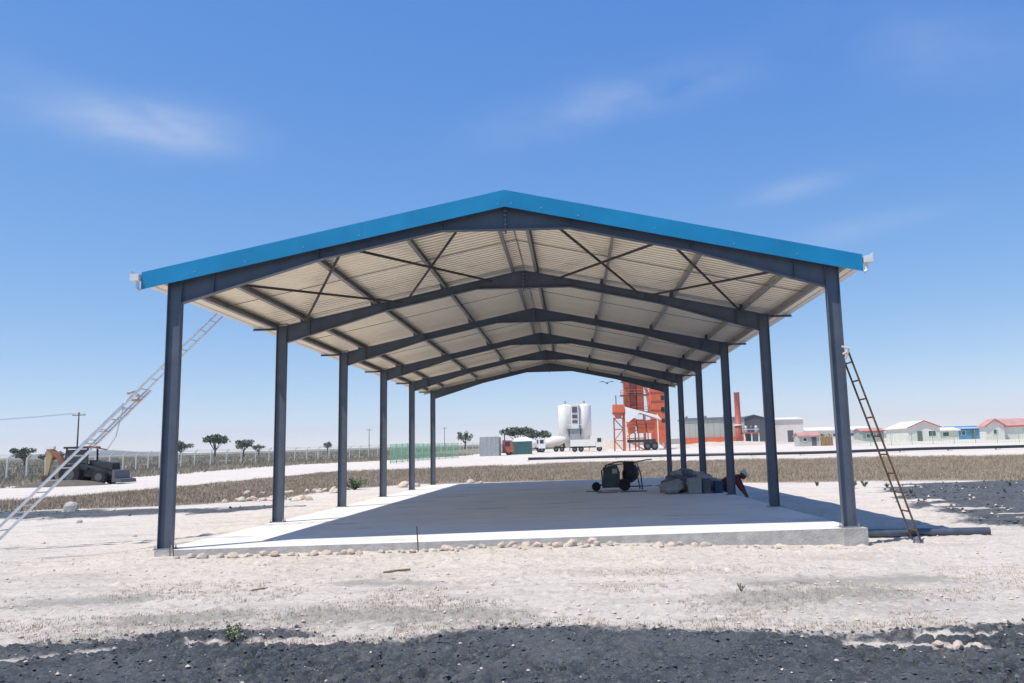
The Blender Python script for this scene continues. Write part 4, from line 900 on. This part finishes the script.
# ------------------------------------------------------------------ digger by the road
def backhoe(cx, cy):
    z = hz(cx, cy); t = thing('backhoe_loader', 'dark backhoe digger with orange-brown boom parked by the fence', 'digger', (cx, cy, z)); P = lambda x, y, zz: (cx+x, cy+y, z+zz)
    MB().box(P(-1.3, -.6, .6), P(1.9, .6, 1.15)).build('chassis', M['dark'], t); hd = MB().prism([P(.6, -.5, 1.15), P(2.3, -.5, 1.0), P(2.3, -.5, 1.55), P(.6, -.5, 1.8)], (0, 1, 0)).build('bonnet', M['dark'], t)
    MB().box(P(2.3, -.45, .9), P(2.36, .45, 1.5)).build('grille', M['black'], hd)
    cab = MB()
    for (x, y) in ((-1.1, -.7), (-1.1, .7), (.55, -.7), (.55, .7)): cab.beam(P(x, y, 1.1), P(x*.92, y*.92, 2.7), .1, .1, (0, 1, 0))
    cab.box(P(-1.2, -.8, 2.68), P(.65, .8, 2.82)); cab.box(P(-1.1, -.68, 1.1), P(.5, .68, 1.55)); c_ = cab.build('cab', M['dark'], t)
    MB().box(P(-.95, -.66, 1.6), P(.45, -.65, 2.6)).build('window', M['glass'], c_); MB().box(P(-.5, -.25, 1.55), P(0, .25, 2.2)).build('seat', M['black'], t)
    for (x, r) in ((-.55, .78), (1.6, .55)): wheel(t, cx+x, cy-.85, z, r, .42); wheel(t, cx+x, cy+.85, z, r, .42)
    MB().prism([P(2.6, -1.1, .15), P(3.3, -1.1, .1), P(3.25, -1.1, .35), P(2.8, -1.1, .45), P(2.75, -1.1, 1.0), P(2.6, -1.1, 1.05)], (0, 2.2, 0)).build('loader_bucket', M['dgrey'], t)
    for y in (-.7, .7): MB().beam(P(.5, y, 1.4), P(2.7, y, .7), .12, .2).build('loader_arm', M['dark'], t)
    bm = MB(); bm.prism([P(-1.5, -.14, .8), P(-1.2, -.14, 1.3), P(-1.85, -.14, 2.35), P(-2.5, -.14, 2.75), P(-2.55, -.14, 2.45), P(-2.05, -.14, 2.0)], (0, .28, 0)); bm.build('boom', M['rbrown'], t)
    MB().prism([P(-2.85, -.1, 2.75), P(-2.35, -.1, 2.62), P(-2.65, -.1, .75), P(-2.85, -.1, .7)], (0, .2, 0)).build('dipper_arm', M['yellow'], t)
    MB().prism([P(-2.95, -.35, .75), P(-2.5, -.35, .8), P(-2.25, -.35, .4), P(-2.4, -.35, .05), P(-2.9, -.35, .15)], (0, .7, 0)).build('digging_bucket', M['rust'], t)
    MB().tube([P(-1.6, 0, 1.9), P(-2.75, 0, 2.85)], .06, 8).build('hydraulic_ram', M['bolt'], t); MB().box(P(-2.95, -.15, 2.7), P(-2.3, .15, 2.9)).build('pivot_guard', M['white'], t)
    for y in (-.9, .9): MB().beam(P(-1.35, y*.6, .7), P(-1.6, y, .05), .18, .14).build('stabiliser', M['dark'], t)
backhoe(-35.3, 50.2)
mound('earth_heap', 'low dark earth heap dug up around the digger', -36.2, 49.0, 4.0, 1.6, .45, mat('dark_dug_earth', (.11, .095, .08), .95, 0, .3, 1.5, .5, 4), 12)

# ------------------------------------------------------------------ concrete mixer on the slab
cx, cy = 2.75, 16.2
t = thing('concrete_mixer', 'dark portable concrete mixer with tubular frame on the shaded slab', 'mixer', (cx, cy, 0))
P = lambda x, y, z: (cx+x, cy+y, z)
eh = MB().prism([P(-.62, -.35, .12), P(-.02, -.35, .12), P(.0, -.35, .62), P(-.1, -.35, .92), P(-.58, -.35, .84)], (0, .7, 0)).build('engine_housing', M['dgreen'], t)
MB().box(P(-.28, -.362, .62), P(-.1, -.352, .78)).build('vent_grille', M['gsheet'], eh)
MB().lathe(P(.40, .12, .58), [(.1, -.3), (.22, -.26), (.3, -.06), (.3, .1), (.2, .3), (.17, .32)], 18, (.25, -.55, .55)).build('drum', M['dark'], t, True)
MB().tube([P(-.62, -.38, .12), P(-.66, -.38, .72), P(-.45, -.38, .93), P(-.05, -.38, 1.03), P(.6, -.38, 1.0), P(.74, -.38, .55), P(.78, -.38, .02)], .024, 8).build('tube_frame', M['dark'], t)
MB().tube([P(-.5, .38, .12), P(-.5, .38, .9), P(.6, .38, .95), P(.75, .38, .02)], .024, 8).build('tube_frame', M['dark'], t)
MB().tube([P(.6, -.38, 1.0), P(.9, -.36, 1.06), P(1.15, -.34, 1.08)], .02, 8).build('tow_bar', M['dark'], t)
MB().box(P(.12, -.42, .7), P(.5, -.37, 1.0)).build('control_box', M['black'], t)
MB().tube([P(-.3, -.4, .15), P(.76, -.4, .15)], .024, 8).build('tube_frame', M['dark'], t)
def small_wheel(x, y, r): 
    o = MB().lathe(P(x, y-.06, r), [(r*.6, 0), (r*.95, .0), (r, .03), (r, .09), (r*.95, .12), (r*.6, .12)], 16, (0, 1, 0)).build('wheel', M['black'], t); MB().lathe(P(x, y-.05, r), [(r*.58, 0), (r*.58, .1)], 12, (0, 1, 0)).build('rim', M['dgrey'], o)
small_wheel(.15, -.46, .2); small_wheel(-.85, .1, .16); small_wheel(.15, .46, .2)
MB().tube([P(-.85, .1, .16), P(-.5, .1, .25)], .03, 8).build('axle', M['dark'], t)

# ------------------------------------------------------------------ sacks, blocks, boxes on the slab
def soft(name, c, size, rotz, material, label, cat, seed, tilt=(0, 0), group=None, amp=.18, drop=0):
    import bmesh
    bm = bmesh.new(); bmesh.ops.create_cube(bm, size=2); bmesh.ops.subdivide_edges(bm, edges=bm.edges[:], cuts=5, use_grid_fill=True)
    for v in bm.verts:
        q = Vector(v.co); s_ = q.normalized()*1.15; q = q.lerp(s_, .38); k = np.array([q.x*1.3+seed, q.y*1.3+q.z*2.1])
        w = float(fbm(np.array(q.x*1.4+seed*3.1+q.z), np.array(q.y*1.4+q.z*1.7), 3, seed))-.5; q *= 1+w*amp*2.2+.10*abs(float(fbm(np.array(q.x*3.1-seed), np.array(q.y*3.3+q.z*2.9), 2, seed+9))-.5)
        v.co = Vector((q.x*size[0], q.y*size[1], q.z*size[2]))
    Mx = Matrix.Rotation(rotz, 3, 'Z') @ Matrix.Rotation(tilt[0], 3, 'X') @ Matrix.Rotation(tilt[1], 3, 'Y')
    for v in bm.verts: v.co = Mx @ v.co
    lo = min(v.co.z for v in bm.verts)
    for v in bm.verts: v.co.z -= lo
    me = bpy.data.meshes.new(name); bm.to_mesh(me); bm.free(); me.polygons.foreach_set('use_smooth', [True]*len(me.polygons)); me.materials.append(M[material])
    return tag(put(name, me, None, c), label, cat, group)
gS = 'grey sacks heaped on the slab'; kk = 0; rs = random.Random(5)
for lay, (n_, x0_, x1_, y_) in enumerate([(5, 4.25, 5.55, 13.6), (5, 4.3, 5.6, 14.3), (4, 4.4, 5.5, 15.0), (4, 4.4, 5.4, 13.9), (4, 4.45, 5.5, 14.6), (3, 4.6, 5.3, 14.3)]):
    for q_ in range(n_):
        kk += 1; zz = (0, 0, 0, .19, .19, .38)[lay]
        soft('cement_sack', (x0_+(x1_-x0_)*q_/(n_-1)+rs.uniform(-.06, .06), y_+rs.uniform(-.12, .12), zz+rs.uniform(-.01, .03)), (rs.uniform(.2, .27), rs.uniform(.26, .34), rs.uniform(.10, .14)), rs.uniform(-.6, .6), rs.choice(['tarp', 'tarp', 'sack2']),
             'grey cement sack slumped in the heap behind the concrete block', 'sack', kk, (rs.uniform(-.25, .25), rs.uniform(-.35, .35)), gS)
def solid(name, label, cat, a, b, material, bev=.02):
    import bmesh
    bm = bmesh.new(); bmesh.ops.create_cube(bm, size=1); s_ = [b[i]-a[i] for i in range(3)]
    for v in bm.verts: v.co = Vector((v.co.x*s_[0], v.co.y*s_[1], (v.co.z+.5)*s_[2]))
    bmesh.ops.bevel(bm, geom=bm.edges[:], offset=bev, segments=2, affect='EDGES'); me = bpy.data.meshes.new(name); bm.to_mesh(me); bm.free(); me.materials.append(M[material]); return tag(put(name, me, None, ((a[0]+b[0])/2, (a[1]+b[1])/2, a[2])), label, cat)
solid('concrete_block', 'square grey concrete block standing before the sack heap', 'block', (4.72, 12.35, 0), (5.14, 12.75, .48), 'tarp')
solid('plastic_crate', 'dark blue plastic crate between the sacks and the column', 'crate', (5.55, 12.4, 0), (5.82, 12.75, .38), 'dblue')
solid('storage_box', 'dark grey box standing next to the concrete block', 'box', (5.18, 12.5, 0), (5.45, 12.85, .46), 'sack2')
soft('crumpled_tarp', (4.3, 12.8, 0), (.30, .28, .13), .3, 'tarp', 'crumpled pale grey tarpaulin at the mixer end of the sack heap', 'tarpaulin', 21, (.1, -.35), None, .35)
soft('crumpled_sheet', (5.4, 13.1, 0), (.32, .3, .22), .1, 'tarp', 'crumpled grey sheet draped beside the dark blue crate', 'sheet', 23, (0, .3), None, .35)
def board(p, q, w, material, label, group=None, z=.0):
    a, b = Vector((p[0], p[1], z+.014)), Vector((q[0], q[1], z+.014)); tag(MB().beam(a, b, w, .024).build('board', M[material], at=tuple(a)), label, 'board', group)
board((1.55, 16.0), (2.05, 15.7), .16, 'dark', 'short dark plank on the slab by the small mixer wheel'); board((1.9, 14.6), (2.6, 14.9), .12, 'wood', 'brown plank on the slab in front of the mixer')
board((2.7, 14.8), (3.6, 15.0), .2, 'rust', 'rusty plate on the slab below the mixer'); 
for p_, q_ in (((3.75, 19.0), (4.15, 19.1)), ((4.3, 18.9), (4.6, 19.0))): board(p_, q_, .2, 'dark', 'dark offcut lying on the slab between mixer and sacks', 'dark offcuts')
board((5.2, 11.7), (6.6, 12.4), .22, 'tarp', 'grey plank lying from the slab towards the crouching person') if False else None

# ------------------------------------------------------------------ crouching person
def skinned(name, verts, edges, radii, material, parent, root=0, sub=2):
    me = bpy.data.meshes.new(name); me.from_pydata([tuple(v) for v in verts], edges, []); o = put(name, me, parent); me.materials.append(M[material])
    sm_ = o.modifiers.new('skin', 'SKIN'); sm_.use_smooth_shade = True
    for i, r in enumerate(radii): d = me.skin_vertices[0].data[i]; d.radius = r if isinstance(r, tuple) else (r, r); d.use_root = (i == root)
    s_ = o.modifiers.new('sub', 'SUBSURF'); s_.levels = sub; s_.render_levels = sub
    return o
gx, gy = 6.10, 14.0; gz = ground_z(gx, gy)
person = thing('person', 'person in a maroon top crouching beside the column bent over their work', 'person', (gx, gy, gz))
def arm(s): return [(.36, .17*s, .60), (.47, .2*s, .36), (.60, .12*s, .14)]
bodyv = [(-.12, 0, .30), (.0, 0, .40), (.16, 0, .53), (.30, 0, .61), (.40, 0, .64), (.47, 0, .64)]
bodye = [(i, i+1) for i in range(5)]; rad = [(.14, .12), (.13, .11), (.15, .11), (.15, .10), .055, .05]
for s in (-1, 1):
    b = len(bodyv); bodyv += arm(s); bodye += [(3, b), (b, b+1), (b+1, b+2)]; rad += [.06, .042, .032]
    b = len(bodyv); bodyv += [(-.08, .1*s, .28), (.24, .17*s, .34), (.02, .14*s, .06), (.12, .15*s, .035), (.2, .16*s, .03)]; bodye += [(0, b), (b, b+1), (b+1, b+2), (b+2, b+3), (b+3, b+4)]; rad += [.085, .065, .045, .04, .032]
    # hand: palm and five fingers
    w = len(bodyv); bodyv += [(.625, .11*s, .09)]; bodye += [(b-1, w)]; rad += [.022]
    for k, (dy, ln_) in enumerate(((-.03, .05), (-.012, .06), (.008, .058), (.026, .048))):
        f = len(bodyv); bodyv += [(.645, .11*s+dy, .06), (.655, .11*s+dy, .06-ln_*.8)]; bodye += [(w, f), (f, f+1)]; rad += [.009, .007]
    f = len(bodyv); bodyv += [(.60, .11*s-.045*s, .075), (.605, .11*s-.055*s, .045)]; bodye += [(w, f), (f, f+1)]; rad += [.01, .008]
body = skinned('body', bodyv, bodye, rad, 'skin', person)
tv = [(-.15, 0, .31), (.0, 0, .41), (.16, 0, .54), (.31, 0, .62)]; te = [(0, 1), (1, 2), (2, 3)]; tr_ = [(.165, .14), (.16, .135), (.175, .135), (.17, .12)]
for s in (-1, 1): b = len(tv); tv += [(.36, .18*s, .60), (.465, .2*s, .37), (.55, .15*s, .22)]; te += [(3, b), (b, b+1), (b+1, b+2)]; tr_ += [.082, .062, .05]
skinned('jacket', tv, te, tr_, 'jacket', person)
qv = [(-.14, 0, .27)]; qe = []; qr = [(.165, .14)]
for s in (-1, 1): b = len(qv); qv += [(-.07, .1*s, .27), (.24, .17*s, .335), (.04, .145*s, .09)]; qe += [(0, b), (b, b+1), (b+1, b+2)]; qr += [.11, .085, .062]
skinned('trousers', qv, qe, qr, 'trousers', person)
for s in (-1, 1): skinned('shoe', [(.0, .14*s, .05), (.1, .15*s, .04), (.22, .16*s, .035)], [(0, 1), (1, 2)], [(.05, .05), (.048, .042), (.042, .035)], 'shoe', person, 1)
hd = MB().lathe((0, 0, 0), [(.03, -.115), (.062, -.095), (.078, -.04), (.085, .02), (.078, .07), (.05, .105), (.012, .118)], 16)
for i, v in enumerate(hd.v): hd.v[i] = (v[0]*1.12+(.012 if v[2] < -.02 and v[0] > 0 else 0), v[1]*.92, v[2])
hd.prism([(.085, -.014, .01), (.115, -.012, -.03), (.088, -.012, -.035)], (0, .026, 0)); hd.box((.08, -.028, -.068), (.094, .028, -.058))
for s in (-1, 1): hd.lathe((-.005, .078*s, -.005), [(.02, -.01), (.026, 0), (.015, .012)], 8, (0, s, 0)); hd.lathe((.088, .03*s, .012), [(.006, 0), (.012, .004), (.004, .009)], 8, (1, 0, 0))
R_ = Matrix.Rotation(math.radians(38), 3, 'Y'); hc = Vector((.56, 0, .66))
hd.v = [tuple(R_ @ Vector(v)+hc) for v in hd.v]; put('head', hd.mesh('head', M['skin'], True), person)
cp = MB().lathe((0, 0, .03), [(.095, 0), (.098, .03), (.085, .065), (.055, .092), (.012, .1)], 16); cp.v = [(v[0]*1.12, v[1]*.95, v[2]) for v in cp.v]; cp.prism([(.09, -.06, .035), (.18, -.045, .02), (.18, -.045, .03), (.09, -.06, .048)], (0, .1, 0))
cp.v = [tuple(R_ @ Vector(v)+hc) for v in cp.v]; put('cap', cp.mesh('cap', M['cap'], True), person)
person.rotation_euler = (0, 0, math.radians(-20)); person.scale = (1.22, 1.22, 1.22)

# a kite gliding beyond the shed
t = thing('bird', 'dark bird gliding under the far end of the roof', 'bird', (3.45, 42, 5.85))
MB().lathe((3.45, 41.8, 5.85), [(.01, -.2), (.05, -.08), (.06, .05), (.035, .16), (.01, .22)], 10, (.3, -.9, -.1)).build('body', M['dark'], t, True)
for s in (-1, 1): MB().prism([(3.45, 41.72, 5.86), (3.45+.28*s, 41.75, 5.98), (3.45+.52*s, 41.95, 5.93), (3.45+.26*s, 41.93, 5.95), (3.45, 41.9, 5.86)], (0, 0, .012)).build('wing', M['dark'], t)

# ------------------------------------------------------------------ air
hb = MB().box((xs[0]-20, ys[0]-20, -4), (xs[-1]+20, ys[-1]+20, 118))
hm = bpy.data.materials.new('pale_dusty_air'); hm.use_nodes = True; hn = hm.node_tree; hn.nodes.clear()
pv = hn.nodes.new('ShaderNodeVolumePrincipled'); pv.inputs['Color'].default_value = (.84, .92, 1, 1); pv.inputs['Density'].default_value = .00016; pv.inputs['Anisotropy'].default_value = .2
ho = hn.nodes.new('ShaderNodeOutputMaterial'); hn.links.new(pv.outputs[0], ho.inputs['Volume'])
tag(stuff(hb.build('haze', hm)), 'thin pale dusty air over the plain', 'haze')
